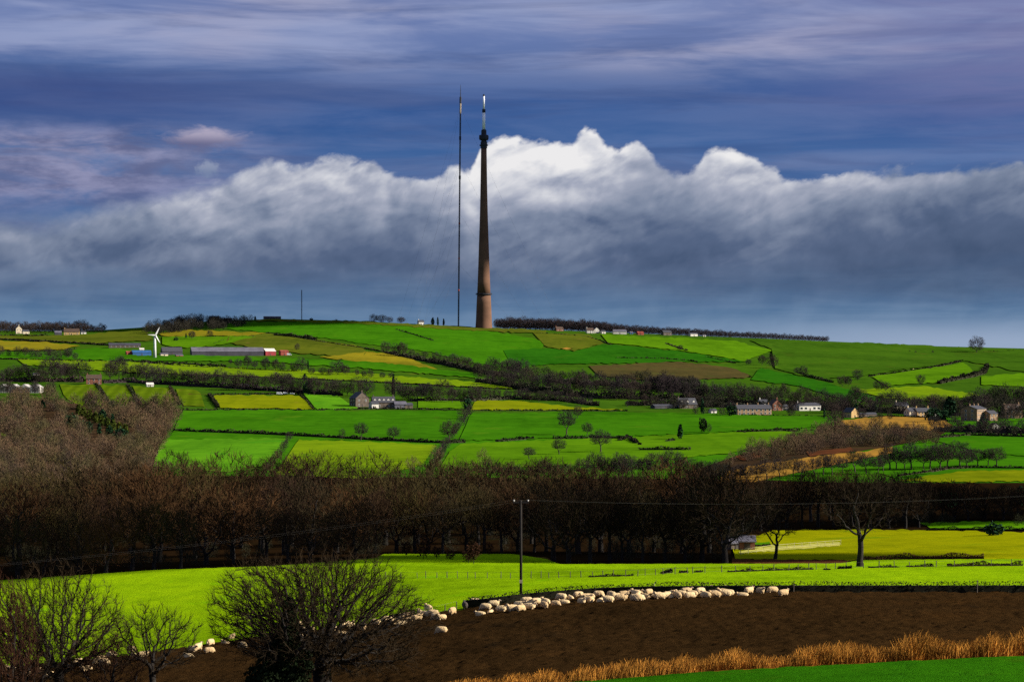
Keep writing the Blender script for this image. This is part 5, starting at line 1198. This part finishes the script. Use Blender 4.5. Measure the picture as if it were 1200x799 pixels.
for lb, pts, h in (('tangled dark thicket under the slanting belt of trees', [(452, 414.5), (480, 420.5), (520, 427.5), (560, 436.5), (605, 443)], 4.5), ('tangled thicket under the belt above the village', [(560, 448), (640, 461), (700, 467), (800, 469), (900, 475), (1010, 479)], 5.5), ('second thicket in the belt below the brown field', [(640, 448), (720, 453), (790, 458), (822, 463)], 4.5),
    ('tangled thicket in the wooded line below the lime strip', [(0, 447.5), (60, 447.5), (98, 448)], 5.), ('long tangled thicket above the striped fields', [(121, 449), (150, 448.5), (225, 452.5), (350, 460.5), (400, 464)], 4.2), ('tangled thicket beyond the farmhouse', [(480, 470.5), (545, 470.5), (600, 468), (660, 470), (700, 476)], 3.6), ('dark thicket behind the village houses', [(735, 475), (800, 476), (860, 478), (1000, 482), (1100, 487), (1210, 489)], 5.), ('garden thicket below the mansion', [(1095, 506), (1150, 507), (1210, 508.5)], 4.)):
    HD(lb, pts, h, h * 1.6, twig_hill, cat='thicket', name='thicket')
for lb, pts, h, gp in (
    ('gappy row of clipped bushes across the eastern green field', [(828, 506.5), (870, 507), (950, 505)], 2.2, (9, .42)),
    ('gappy hedge of small dark bushes left of the tall field trees', [(560, 519.5), (620, 515), (700, 513.5), (735, 515)], 2., (8, .42)),
    ('broken line of bushes below the wide green field', [(712, 528), (760, 528), (830, 528)], 2.2, (7, .45)),
    ('short broken hedge beside the dark round tree', [(762, 520), (790, 517)], 2., (9, .3)),
    ('scattered bushes on the slope below the stout brown tree', [(720, 519), (735, 514), (750, 522)], 2.2, (8, .45))):
    HD(lb, pts, h, gap=gp)
for lb, pts, h in (('low dark bramble bank under the far meadow fence', [(853, 671.5), (900, 670), (952, 668.5)], .42), ('small bramble mound beside the far meadow fence', [(965, 669), (973, 669)], .45), ('larger bramble mound near the big oak on the fence', [(983, 668), (990, 667.5), (998, 667.5)], .6),
                    ('low bramble bank right of the big oak', [(1018, 666.5), (1053, 665.8)], .4), ('bramble bank further along the meadow fence', [(1062, 665.5), (1094, 665)], .45), ('long brown bramble bank at the end of the meadow fence', [(1110, 664.8), (1150, 664.5), (1198, 664)], .65),
                    ('brown rough bank between the paddock and the meadow', [(1012, 657.2), (1060, 656.4), (1153, 655.6)], .9), ('thin dark hedge closing the paddock at its far side', [(1085, 622.5), (1120, 622), (1210, 622.5)], .9),
                    ('bramble tufts along the meadow fence in front of the wood', [(690, 677.5), (715, 676.5), (742, 676)], .4), ('second dark tuft along the meadow fence in front of the wood', [(776, 673.5), (786, 672)], .55), ('third dark tuft on the meadow fence', [(797, 672.5), (805, 672)], .55), ('fourth little dark tuft on the meadow fence', [(815, 672), (822, 671.5)], .5), ('dark hedge bottom behind the brick hut', [(884, 641), (903, 640.5)], .7)):
    HD(lb, pts, h, wid=.7, m=twig_wood if 'brown' in lb else leaf_hedge_near, size=.10, cat='hedge' if 'hedge' in lb else 'bramble', name='hedge' if 'hedge' in lb else 'bramble')
# ------------------------------------------------------------------ near trees
def fg(seed, u, d, vtop, wpx, label, name='oak_tree', mat=None, **kw):
    p0 = gpos(u, d); z = -(vtop - HZ) / F * d; h = z - p0.z; w_ = wpx * d / F
    a = dict(h=h, crown_w=w_, clear=h * .25, natt=4200, step=.23, infl=2.2, kill=.35, rmax=.42, tip=.0125, twigs=4, tlen=.55, twid=.018, tn=8, bn=3, thr=.03, lo=-.6, cz=.60, crz=h * .40)
    a.update(kw)
    o = tree_root(name, make_tree(seed, **a), [bark_dark, mat or twig_fg], label, 'tree'); o.location = p0; return o
g_ = np.random.default_rng(3)
# low limb of the big oak sweeps down to the right
low = np.stack([g_.uniform(1.5, 5.6, 260), g_.normal(0, 1.3, 260), 3.6 + g_.normal(0, .45, 260)], 1)
fg(71, 378, 112, 647, 250, 'big spreading bare oak before the ploughed field, with a low limb', clear=3.7, rmax=.50, natt=9000, kill=.33, cz=.60, crz=3.9, extra_att=low, lo=-.72)
fg(72, 70, 118, 674, 172, 'bare oak with leaning crown at the lower edge of the meadow', clear=4.2, rmax=.33, natt=3900, cz=.66, crz=3.9)
fg(73, 178, 122, 714, 118, 'small low bare tree between the two larger oaks', clear=3.6, rmax=.2, natt=1400, cz=.72, crz=2.4, lo=-.7)
fg(74, 128, 116, 742, 96, 'lowest bare thorn tree overlapping the leaning oak', name='thorn_tree', clear=2.2, rmax=.16, natt=1100, cz=.68, crz=2.2, lo=-.8, mat=twig_red)
fg(75, 8, 112, 684, 90, 'brown twiggy tree cut by the picture edge beside the leaning oak', name='thorn_tree', clear=2., rmax=.2, natt=3000, cz=.56, crz=4.6, lo=-.9, twigs=9, upt=.8, mat=twig_red)
fg(77, 32, 114, 704, 96, 'second leaning bare oak half hidden behind the first at the meadow edge', clear=3.4, rmax=.22, natt=2400, cz=.64, crz=3.2)
# ivy clad neighbour of the big oak
o = fg(76, 336, 108, 690, 120, 'ivy smothered dark tree standing close beside the big spreading oak', name='ivy_tree', clear=4.0, rmax=.30, natt=1400, cz=.72, crz=2.9, lo=-.6)
q = np.random.default_rng(5); lumps = [(-.5, 0, .7, 1.5, 1.1), (.5, .2, .6, 1.1, .9), (-.2, -.2, 2., 1.35, 1.2), (-1.1, .1, 2.3, .9, .8), (.35, 0, 2.9, 1.0, 1.0), (-.7, .1, 3.2, .8, .7), (0., 0, 3.9, .7, .9), (.1, 0, 4.9, .5, .8), (.12, 0, 5.8, .34, .6)]
pts_ = []
for x_, y_, z_, r_, rz_ in lumps:
    dd = q.normal(size=(int(1500 * r_), 3)); dd /= np.linalg.norm(dd, axis=1, keepdims=True)
    lm = .75 + .5 * hash_noise(dd * 2.6 + z_ * 5, 4); pts_.append(dd * (lm * q.random(len(dd)) ** .25)[:, None] * np.array([r_, r_, rz_]) + np.array([x_, y_, z_]))
pts_ = np.concatenate(pts_) * np.array([1.12, 1.12, 1.08]) + np.array([0, 0, .25])
V_, F_ = cards(pts_, np.full(len(pts_), .2), q)
iv = link('ivy', np_mesh('ivy', V_, [F_], [leaf_ivy]), o)
n = 1500; zz = q.random(n) * 3.6; ang = q.random(n) * 6.283; rr = .55 * (.4 + .6 * q.random(n)) * (1.1 - zz * .12)
V_, F_ = cards(np.stack([rr * np.cos(ang), rr * np.sin(ang), zz], 1), np.full(n, .2), q)
oak = [x for x in bpy.data.objects if x.name == 'oak_tree' or x.get('label', '').startswith('big spreading')]
oak = [x for x in oak if x['label'].startswith('big spreading')][0]
link('ivy', np_mesh('ivy', V_, [F_], [leaf_ivy]), oak)
d0 = 150.
p0 = gpos(318, d0); o = plant('russet_tree', PR, 318, 140., 3.6, 'slender sapling with russet leaves rising behind the ivy tree', 'sapling', None, .55, 0)
# ------------------------------------------------------------------ dry grass on the verge
def blades(name, label, pts, n, hm, seed, spread, m=None, wd=.012):
    q = np.random.default_rng(seed); u = q.uniform(pts[0][0], pts[-1][0], n)
    cl = hash_noise(np.stack([u * .05, u * 0, u * 0], 1), seed)
    keep = q.random(n) < .6 + .5 * cl; u = u[keep]; cl = cl[keep]; n = len(u)
    tv = np.interp(u, [p[0] for p in pts], [p[1] for p in pts]); bv = np.interp(u, [p[0] for p in pts], [p[2] for p in pts])
    v = tv + (bv - tv) * q.random(n); d = gd(u, v)
    P = np.stack([(u - 600) / F * d, d, gz(u, d)], 1)
    h = np.interp(u, [p[0] for p in pts], [p[3] for p in pts]) * (.25 + .95 * q.random(n) ** 1.6) * (.55 + .5 * cl) * (.78 + .4 * hash_noise(np.stack([u * .014, u * 0 + 5, u * 0], 1), seed))
    D = np.stack([q.normal(.10, .22, n), q.normal(0, .2, n), np.ones(n)], 1); D /= np.linalg.norm(D, axis=1, keepdims=True)
    A = np.stack([np.cos(q.random(n) * 3.14), np.sin(q.random(n) * 3.14), 0 * u], 1) * wd
    M = P + D * (h * .6)[:, None]; bend = np.stack([q.normal(.3, .35, n), q.normal(0, .25, n), 0 * u], 1)
    E = M + (D * .75 + bend) * (h * .4)[:, None]
    V = np.stack([P - A, P + A, M + A, M - A, E + A * .5, E - A * .5], 1).reshape(-1, 3)
    b = np.arange(n)[:, None] * 6
    o = link(name, np_mesh(name, V - P[0], [np.concatenate([b + [0, 1, 2, 3], b + [3, 2, 4, 5]])], [m or straw]), None, Vector(P[0]))
    return tag(o, label, 'grass', None, 'stuff')
blades('dry_grass', 'tall straw coloured dry grass along the edge of the ploughed field', [(490, 812, 822, .4), (520, 806, 814, .5), (600, 800, 806, .7), (700, 790, 799, .95), (850, 780.5, 786, 1.05), (1000, 773, 778.5, 1.3), (1200, 764, 769, 1.6), (1270, 761, 767, 1.6)], 42000, 1., 17, 1)
g_crop = twig_mat('crop_blades', [alb(46, 118, 14), alb(66, 132, 22)], .4)
g_mead = twig_mat('meadow_blades', [alb(128, 176, 10), alb(150, 180, 12)], .35)
blades('crop_rows', 'short green young crop at the bottom of the view', [(560, 802, 830, .12), (680, 797, 815, .13), (850, 785, 810, .13), (1000, 777.5, 806, .13), (1200, 768, 803, .14), (1230, 767, 803, .14)], 60000, 1., 23, 1, g_crop, .010)
blades('meadow_grass', 'short bright grass tufts over the lime meadow', [(-30, 688, 788, .14), (180, 671, 765, .14), (320, 666, 747, .14), (440, 658, 731, .13), (460, 653, 728, .13), (620, 655, 707, .13), (860, 664, 698, .13), (1230, 660, 697, .13)], 70000, 1., 29, 1, g_mead, .03)
blades('rough_grass', 'thin dull weeds along the foot of the hedge and the field edge', [(-20, 784, 791, .3), (100, 774, 780, .3), (300, 747, 752, .3), (500, 721, 726, .28), (600, 707.5, 711, .25), (700, 699.3, 701.5, .22), (900, 696.5, 698.2, .2), (1230, 696.5, 698.2, .22)], 9000, 1., 31, 1, twig_mat('weed_blades', [alb(92, 96, 20), alb(96, 70, 26)], .4), .016)
# ------------------------------------------------------------------ pole, wires, fences
m_pole = flat('creosoted_pole', (.014, .011, .009), .9, .3, 1.)
m_post = flat('weathered_post', (.07, .055, .04), .9, .3, 2.)
m_pale = flat('pale_rail', (.30, .28, .13), .9, .15, 2.)
m_galv = flat('fence_wire', (.11, .09, .07), .5, .1, 2.)
m_cer = flat('insulator', (.35, .33, .30), .4, .1, 2.)
pd = 184.; pp = gpos(610.5, pd); ph = (706 - 589.) * pd / F
o = empty('utility_pole', pp, 'tall dark wooden pole carrying overhead wires behind the sheep', 'utility pole')
MB().tube([(0, 0, -.4), (0, 0, ph)], [.14, .10], 12).build('pole', m_pole, o, smooth=True)
MB().box(-.75, .75, -.08, .06, ph - .28, ph - .12).build('crossarm', m_pole, o)
for x in (-.65, .65): MB().lathe([(ph - .12, .05), (ph - .06, .085), (ph, .085), (ph + .05, .04)], 8, c=(x, 0)).build('insulator', m_cer, o)
MB().box(-.14, .14, -.26, -.17, 1.6, 1.9).build('danger_plate', m_buff, o)
def wire(label, a, b, sag, r):
    pts = [a.lerp(b, t) - Vector((0, 0, sag * 4 * t * (1 - t))) for t in np.linspace(0, 1, 30)]
    n = 5; mb = MB(); mb.tube([p_ - a for p_ in pts], r, 4); tag(mb.build('overhead_wire', m_wirel, None, a), label, 'wire', None)
m_wirel = flat('aluminium_wire', (.035, .032, .028), .5, .1, 2.)
for x, nm in ((-.65, 'left'), (.65, 'right')):
    a = pp + Vector((x, 0, ph + .03))
    def tp(u, v, d): return Vector(((u - 600) / F * d + x, d, -(v - HZ) / F * d))
    wire('thin overhead wire sagging from the pole down over the dark wood westward, the ' + ('outer' if x < 0 else 'inner') + ' one', a, tp(-90, 669, 160), .55, .0045)
    wire('thin overhead wire running level from the pole across the eastern trees, the ' + ('outer' if x > 0 else 'inner') + ' one', a, tp(1330, 572, 205), .9, .0045)
def fence(label, pts, us, hgt, m, wires=2, r=.045, rail=.012, mw=None, cat='fence'):
    P = [at(u, np.interp(u, [p[0] for p in pts], [p[1] for p in pts])) for u in us]
    o = empty('fence', P[0], label, cat); q = np.random.default_rng(int(us[0]))
    for p_ in P:
        l_ = Vector((q.normal(0, .03), q.normal(0, .02), 0)); hh = hgt * q.uniform(.85, 1.12)
        MB().tube([p_ - P[0] - Vector((0, 0, .2)), p_ - P[0] + Vector((0, 0, hh)) + l_], r * q.uniform(.8, 1.25), 6).build('post', m, o)
    mb = MB()
    for k in range(wires):
        z = hgt * (.35 + .6 * k / max(1, wires - 1)); mb.tube([p_ - P[0] + Vector((0, -.05, z)) for p_ in P], rail, 4)
    mb.build('wire' if rail < .03 else 'rail', mw or m_galv, o)
fl = [(440, 679), (500, 678.5), (600, 679), (680, 678), (740, 676.5), (800, 673.5), (860, 671.5), (950, 668.8), (1010, 666.8), (1120, 665), (1270, 664)]
fence('post and wire fence across the lime meadow in front of the dark wood', fl, [452, 470, 489, 499, 512, 524, 536, 548, 557, 571, 587, 598, 610, 622, 634, 643, 655, 668, 681, 694, 706, 719, 733, 747, 756, 768, 777, 791, 806], .85, m_post, mw=m_post, rail=.008)
fence('post and wire fence on the meadow around the big oak', fl, [812, 826, 846, 862, 879, 894, 907, 924, 935, 948, 957, 968, 979, 992, 1012, 1030, 1048, 1066, 1084, 1097, 1118, 1140, 1162, 1185, 1206], .85, m_post, mw=m_post, rail=.008)
fence('leaning fence posts by the clipped hedge and the sheep', [(470, 732), (535, 716), (560, 713)], [476, 492, 506, 521, 535], .95, m_post, rail=.006)
fence('pale rail fence curving through the olive paddock', [(866, 651), (880, 649), (905, 645), (985, 639)], list(range(868, 986, 9)), 1.0, m_pale, 2, .045, .03, m_pale)
d0 = float(gd(930, 697))
for u, lb in ((930, 'weathered post standing against the clipped hedge'), (1145, 'short weathered post sticking out of the clipped hedge')):
    d0 = float(gd(u, 697.2)); p0 = gpos(u, d0); tag(MB().tube([(0, 0, -.2), (.02, 0, 1.0 if u < 1000 else 1.35)], .05, 6).build('fence_post', m_post, None, p0), lb, 'post')
p0 = at(765, 697); o = tag(MB().tube([(0, 0, -.2), (.15, 0, 1.1), (.35, 0, 1.35)], [.05, .045, .03], 6).build('fence_post', m_pale, None, p0), 'pale broken post leaning over the sheep', 'post')
# ------------------------------------------------------------------ sheep
def fleece_mat():
    m, g, b = new_mat('fleece', .95, .05)
    oi = g.n('ShaderNodeObjectInfo'); tc = g.n('ShaderNodeTexCoord')
    c = g.ramp(oi.outputs['Random'], [(0, (.54, .38, .20)), (.5, (.62, .46, .26)), (1, (.46, .31, .16))])
    g.put(b.inputs['Base Color'], g.mix(g.rng(g.noise(tc.outputs['Object'], 7., 4.), .3, .7), g.mix(1., c, (.72, .70, .66), 'MULTIPLY'), c))
    bp = g.n('ShaderNodeBump'); bp.inputs['Strength'].default_value = .6; bp.inputs['Distance'].default_value = .03; g.put(bp.inputs['Height'], g.noise(tc.outputs['Object'], 28., 3.)); g.put(b.inputs['Normal'], bp.outputs[0])
    return m
m_fl = fleece_mat(); m_face = flat('sheep_face', (.20, .15, .11), .9, .2, 6.); m_dkfl = flat('dark_fleece', (.045, .035, .03), .95, .3, 8.); m_blk = flat('black_face', (.02, .017, .015), .9, .2, 6.)
def loft(mb, rings, n=14):
    """rings: (centre, half width y, half height, tilt) along the body"""
    vs = []; k = len(rings)
    for c, a, b, t in rings:
        ca, sa = math.cos(t), math.sin(t)
        for i in range(n):
            th = 2 * math.pi * i / n; y = a * math.cos(th); z = b * math.sin(th)
            vs.append((c[0] - z * sa, c[1] + y, c[2] + z * ca))
    fs = [(i * n + j, i * n + (j + 1) % n, (i + 1) * n + (j + 1) % n, (i + 1) * n + j) for i in range(k - 1) for j in range(n)]
    fs += [tuple(range(n - 1, -1, -1)), tuple((k - 1) * n + j for j in range(n))]
    mb.add(vs, fs)
def sheep_mesh(pose, mats, seed):
    mb = MB(); zb = {'stand': .62, 'graze': .60, 'lie': .34}[pose]
    body = [(-.56, .08, .10), (-.52, .18, .20), (-.40, .26, .27), (-.20, .295, .30), (0., .30, .305), (.20, .285, .295), (.36, .245, .27), (.47, .19, .22), (.53, .12, .14)]
    loft(mb, [((x, 0, zb + .015 * math.sin(x * 5)), a, b, 0) for x, a, b in body])
    if pose == 'graze': neck = [((.40, 0, zb + .02), .15, .17, -.8), ((.54, 0, zb - .14), .105, .12, -1.0), ((.63, 0, zb - .30), .075, .085, -1.1), ((.68, 0, zb - .38), .07, .08, -1.2), ((.72, 0, zb - .46), .06, .062, -1.2), ((.755, 0, zb - .54), .04, .04, -1.2)]
    elif pose == 'stand': neck = [((.40, 0, zb + .10), .15, .18, .6), ((.52, 0, zb + .24), .10, .12, .7), ((.59, 0, zb + .33), .085, .095, .5), ((.66, 0, zb + .33), .078, .085, -.3), ((.75, 0, zb + .28), .058, .06, -.4), ((.82, 0, zb + .245), .04, .04, -.4)]
    else: neck = [((.40, 0, zb + .08), .15, .18, .6), ((.52, 0, zb + .20), .10, .12, .7), ((.58, 0, zb + .28), .085, .095, .5), ((.66, 0, zb + .27), .078, .085, -.3), ((.75, 0, zb + .22), .058, .06, -.4), ((.82, 0, zb + .185), .04, .04, -.4)]
    loft(mb, neck, 10)
    hx = neck[3][0]
    for s in (-1, 1):   # ears
        mb.tube([(hx[0] - .03, s * .06, hx[2] + .05), (hx[0] - .05, s * .13, hx[2] + .06), (hx[0] - .05, s * .19, hx[2] + .03)], [.03, .035, .012], 6)
    if pose != 'lie':
        for s in (-1, 1):
            mb.tube([(.33, s * .13, zb - .08), (.34, s * .13, zb - .30), (.33, s * .13, .28), (.34, s * .13, .05), (.36, s * .13, 0.)], [.10, .06, .035, .028, .036], 8)
            mb.tube([(-.38, s * .14, zb - .02), (-.34, s * .14, zb - .24), (-.44, s * .14, .32), (-.40, s * .14, .05), (-.38, s * .14, 0.)], [.14, .085, .040, .028, .036], 8)
    else:
        for s in (-1, 1):
            mb.tube([(.30, s * .18, .16), (.50, s * .2, .08), (.62, s * .19, .05), (.45, s * .2, .035)], [.09, .055, .035, .03], 8)
            mb.tube([(-.36, s * .22, .2), (-.16, s * .30, .09), (-.30, s * .31, .05)], [.13, .07, .035], 8)
    mb.tube([(-.54, 0, zb + .10), (-.60, 0, zb + .0), (-.60, 0, zb - .14)], [.06, .05, .03], 8)
    me = mb.mesh('tmp', mats[0]); ob = bpy.data.objects.new('tmp', me); C.objects.link(ob)
    md = ob.modifiers.new('r', 'REMESH'); md.mode = 'VOXEL'; md.voxel_size = .026
    sm = ob.modifiers.new('s', 'SMOOTH'); sm.iterations = 2
    dgp = bpy.context.evaluated_depsgraph_get(); dgp.update()
    out = bpy.data.meshes.new_from_object(ob.evaluated_get(dgp)); bpy.data.objects.remove(ob); bpy.data.meshes.remove(me)
    n = len(out.vertices); co = np.empty(n * 3, np.float32); out.vertices.foreach_get('co', co); co = co.reshape(-1, 3).astype(float)
    nr = np.empty(n * 3, np.float32); out.vertices.foreach_get('normal', nr); nr = nr.reshape(-1, 3)
    face = (co[:, 0] > neck[2][0][0] + .01) | (co[:, 2] < (.30 if pose != 'lie' else .05)) | (np.abs(co[:, 1]) > .30) & (pose == 'lie') * 0 > 0
    wool = hash_noise(co * 13, seed) * .026 + hash_noise(co * 6, seed + 1) * .03
    co = co + nr * np.where(face, 0, wool)[:, None]
    out.vertices.foreach_set('co', co.astype(np.float32).ravel())
    out.materials.clear()
    for m in mats: out.materials.append(m)
    fc = np.array([face[list(p.vertices)].mean() > .5 for p in out.polygons], np.int32)
    out.polygons.foreach_set('material_index', fc); out.polygons.foreach_set('use_smooth', [True] * len(fc)); out.update(); out.name = 'sheep'
    return out
SM = {k: sheep_mesh(k, [m_fl, m_face], i) for i, k in enumerate(('stand', 'graze', 'lie'))}
SMB = {k: sheep_mesh(k, [m_fl, m_blk], i + 5) for i, k in enumerate(('stand', 'graze'))}
SMD = sheep_mesh('stand', [m_dkfl, m_blk], 9)
up = [(153, 103), (192, 103), (215, 110), (240, 100), (295, 107), (320, 100), (360, 97), (430, 88), (460, 86), (485, 80), (515, 85), (550, 80), (590, 82), (630, 80), (672, 78), (710, 72), (780, 75), (830, 70), (850, 78), (875, 70), (920, 65), (945, 65), (965, 75), (1010, 78), (1030, 68), (1066, 70), (1105, 67), (1140, 77)]
lowr = [(172, 138), (205, 132), (238, 127), (275, 127), (300, 125), (328, 120), (375, 115), (412, 110), (440, 100), (495, 103), (525, 100), (555, 98), (580, 98), (620, 93), (700, 88), (745, 87), (800, 85), (890, 82), (955, 80), (20, 140), (48, 153), (82, 135), (5, 125)]
SP = [(500 + x / 2.727, 670 + y / 2.727) for x, y in up + lowr]
mid = [(195, 400), (100, 435), (165, 430), (45, 458), (95, 470), (20, 465), (240, 448), (5, 490), (490, 355), (515, 370), (535, 380), (512, 408), (640, 378), (690, 362), (675, 390), (715, 362), (765, 370), (825, 345), (875, 325), (910, 345), (930, 325), (970, 318), (940, 345), (1020, 305), (1045, 310), (1075, 300), (1090, 325), (1010, 325), (960, 330)]
SP2 = [(220 + x / 3.75, 640 + y / 3.75) for x, y in mid]
lf_ = [(262, 743), (290, 765), (340, 735), (350, 745), (120, 760), (160, 787), (45, 765), (10, 760), (440, 700), (450, 715), (480, 718), (375, 715), (330, 742), (95, 775), (70, 790)]
SP3 = [(x / 2.863, 520 + y / 2.863) for x, y in lf_]
sg = np.random.default_rng(21)
def sheep(u, v, mesh, label, group=None, rz=None, s=1.):
    d = float(gd(u, v)); p0 = gpos(u, d); o = link('sheep', mesh, None, p0 + Vector((0, 0, .04)))
    o.rotation_euler = (0, 0, R(rz)); o.scale = (s, s * sg.uniform(.95, 1.08), s * sg.uniform(.95, 1.05)); return tag(o, label, 'sheep', group)
LBL = {'stand': 'cream sheep standing with raised head', 'graze': 'cream sheep grazing with its head down', 'lie': 'cream sheep lying on the bare soil'}
for grp, pts, where, drop in (('sheep in the line below the clipped hedge', SP, ' in the flock below the clipped hedge', 3.0), ('sheep behind the big oak', SP2, ' in the flock seen through the big oak', 2.6), ('sheep behind the leaning oak', SP3, ' in the flock seen through the leaning oak', 2.6)):
    if 'clipped' in grp:
        xs_ = [p_[0] for p_ in sorted(SP)]; ys_ = [p_[1] for p_ in sorted(SP)]
        pts = pts + [(u_ := sg.uniform(565, 850), np.interp(u_, [560, 600, 650, 700, 760, 850], [716, 713, 707.5, 703.5, 701, 698.5]) + sg.uniform(-2.2, 2.6)) for _ in range(26)]
    for u, v in pts:
        r_ = sg.random(); pose = 'stand' if r_ < .40 else 'graze' if r_ < .76 else 'lie'
        fc = sg.choice([0, 180, 25, 155, -30, 205, 60, 120]) + sg.normal(0, 12)
        bk_ = pose != 'lie' and sg.random() < .12
        lb = (LBL[pose].replace('cream sheep', 'black faced sheep') if bk_ else LBL[pose]) + where
        sheep(u, v + drop, (SMB if bk_ else SM)[pose], lb, grp, fc, sg.uniform(.74, .88))
sheep(500 + 47 / 2.727, 670 + 204 / 2.727, SM['graze'], 'lone cream sheep grazing apart out on the ploughed soil', None, 170, .78)
sheep(500 + 122 / 2.727, 670 + 124 / 2.727, SMD, 'single dark brown sheep at the end of the clipped hedge', None, 100, .8)
for k in range(18):
    u = sg.uniform(905, 1110); v = np.interp(u, [900, 1200], [402, 412]) + sg.uniform(6, 27)
    sheep(u, v, SM['stand'], 'tiny pale sheep dotted over the high eastern pasture', 'far sheep on the eastern pasture', sg.uniform(0, 360), 1.15)
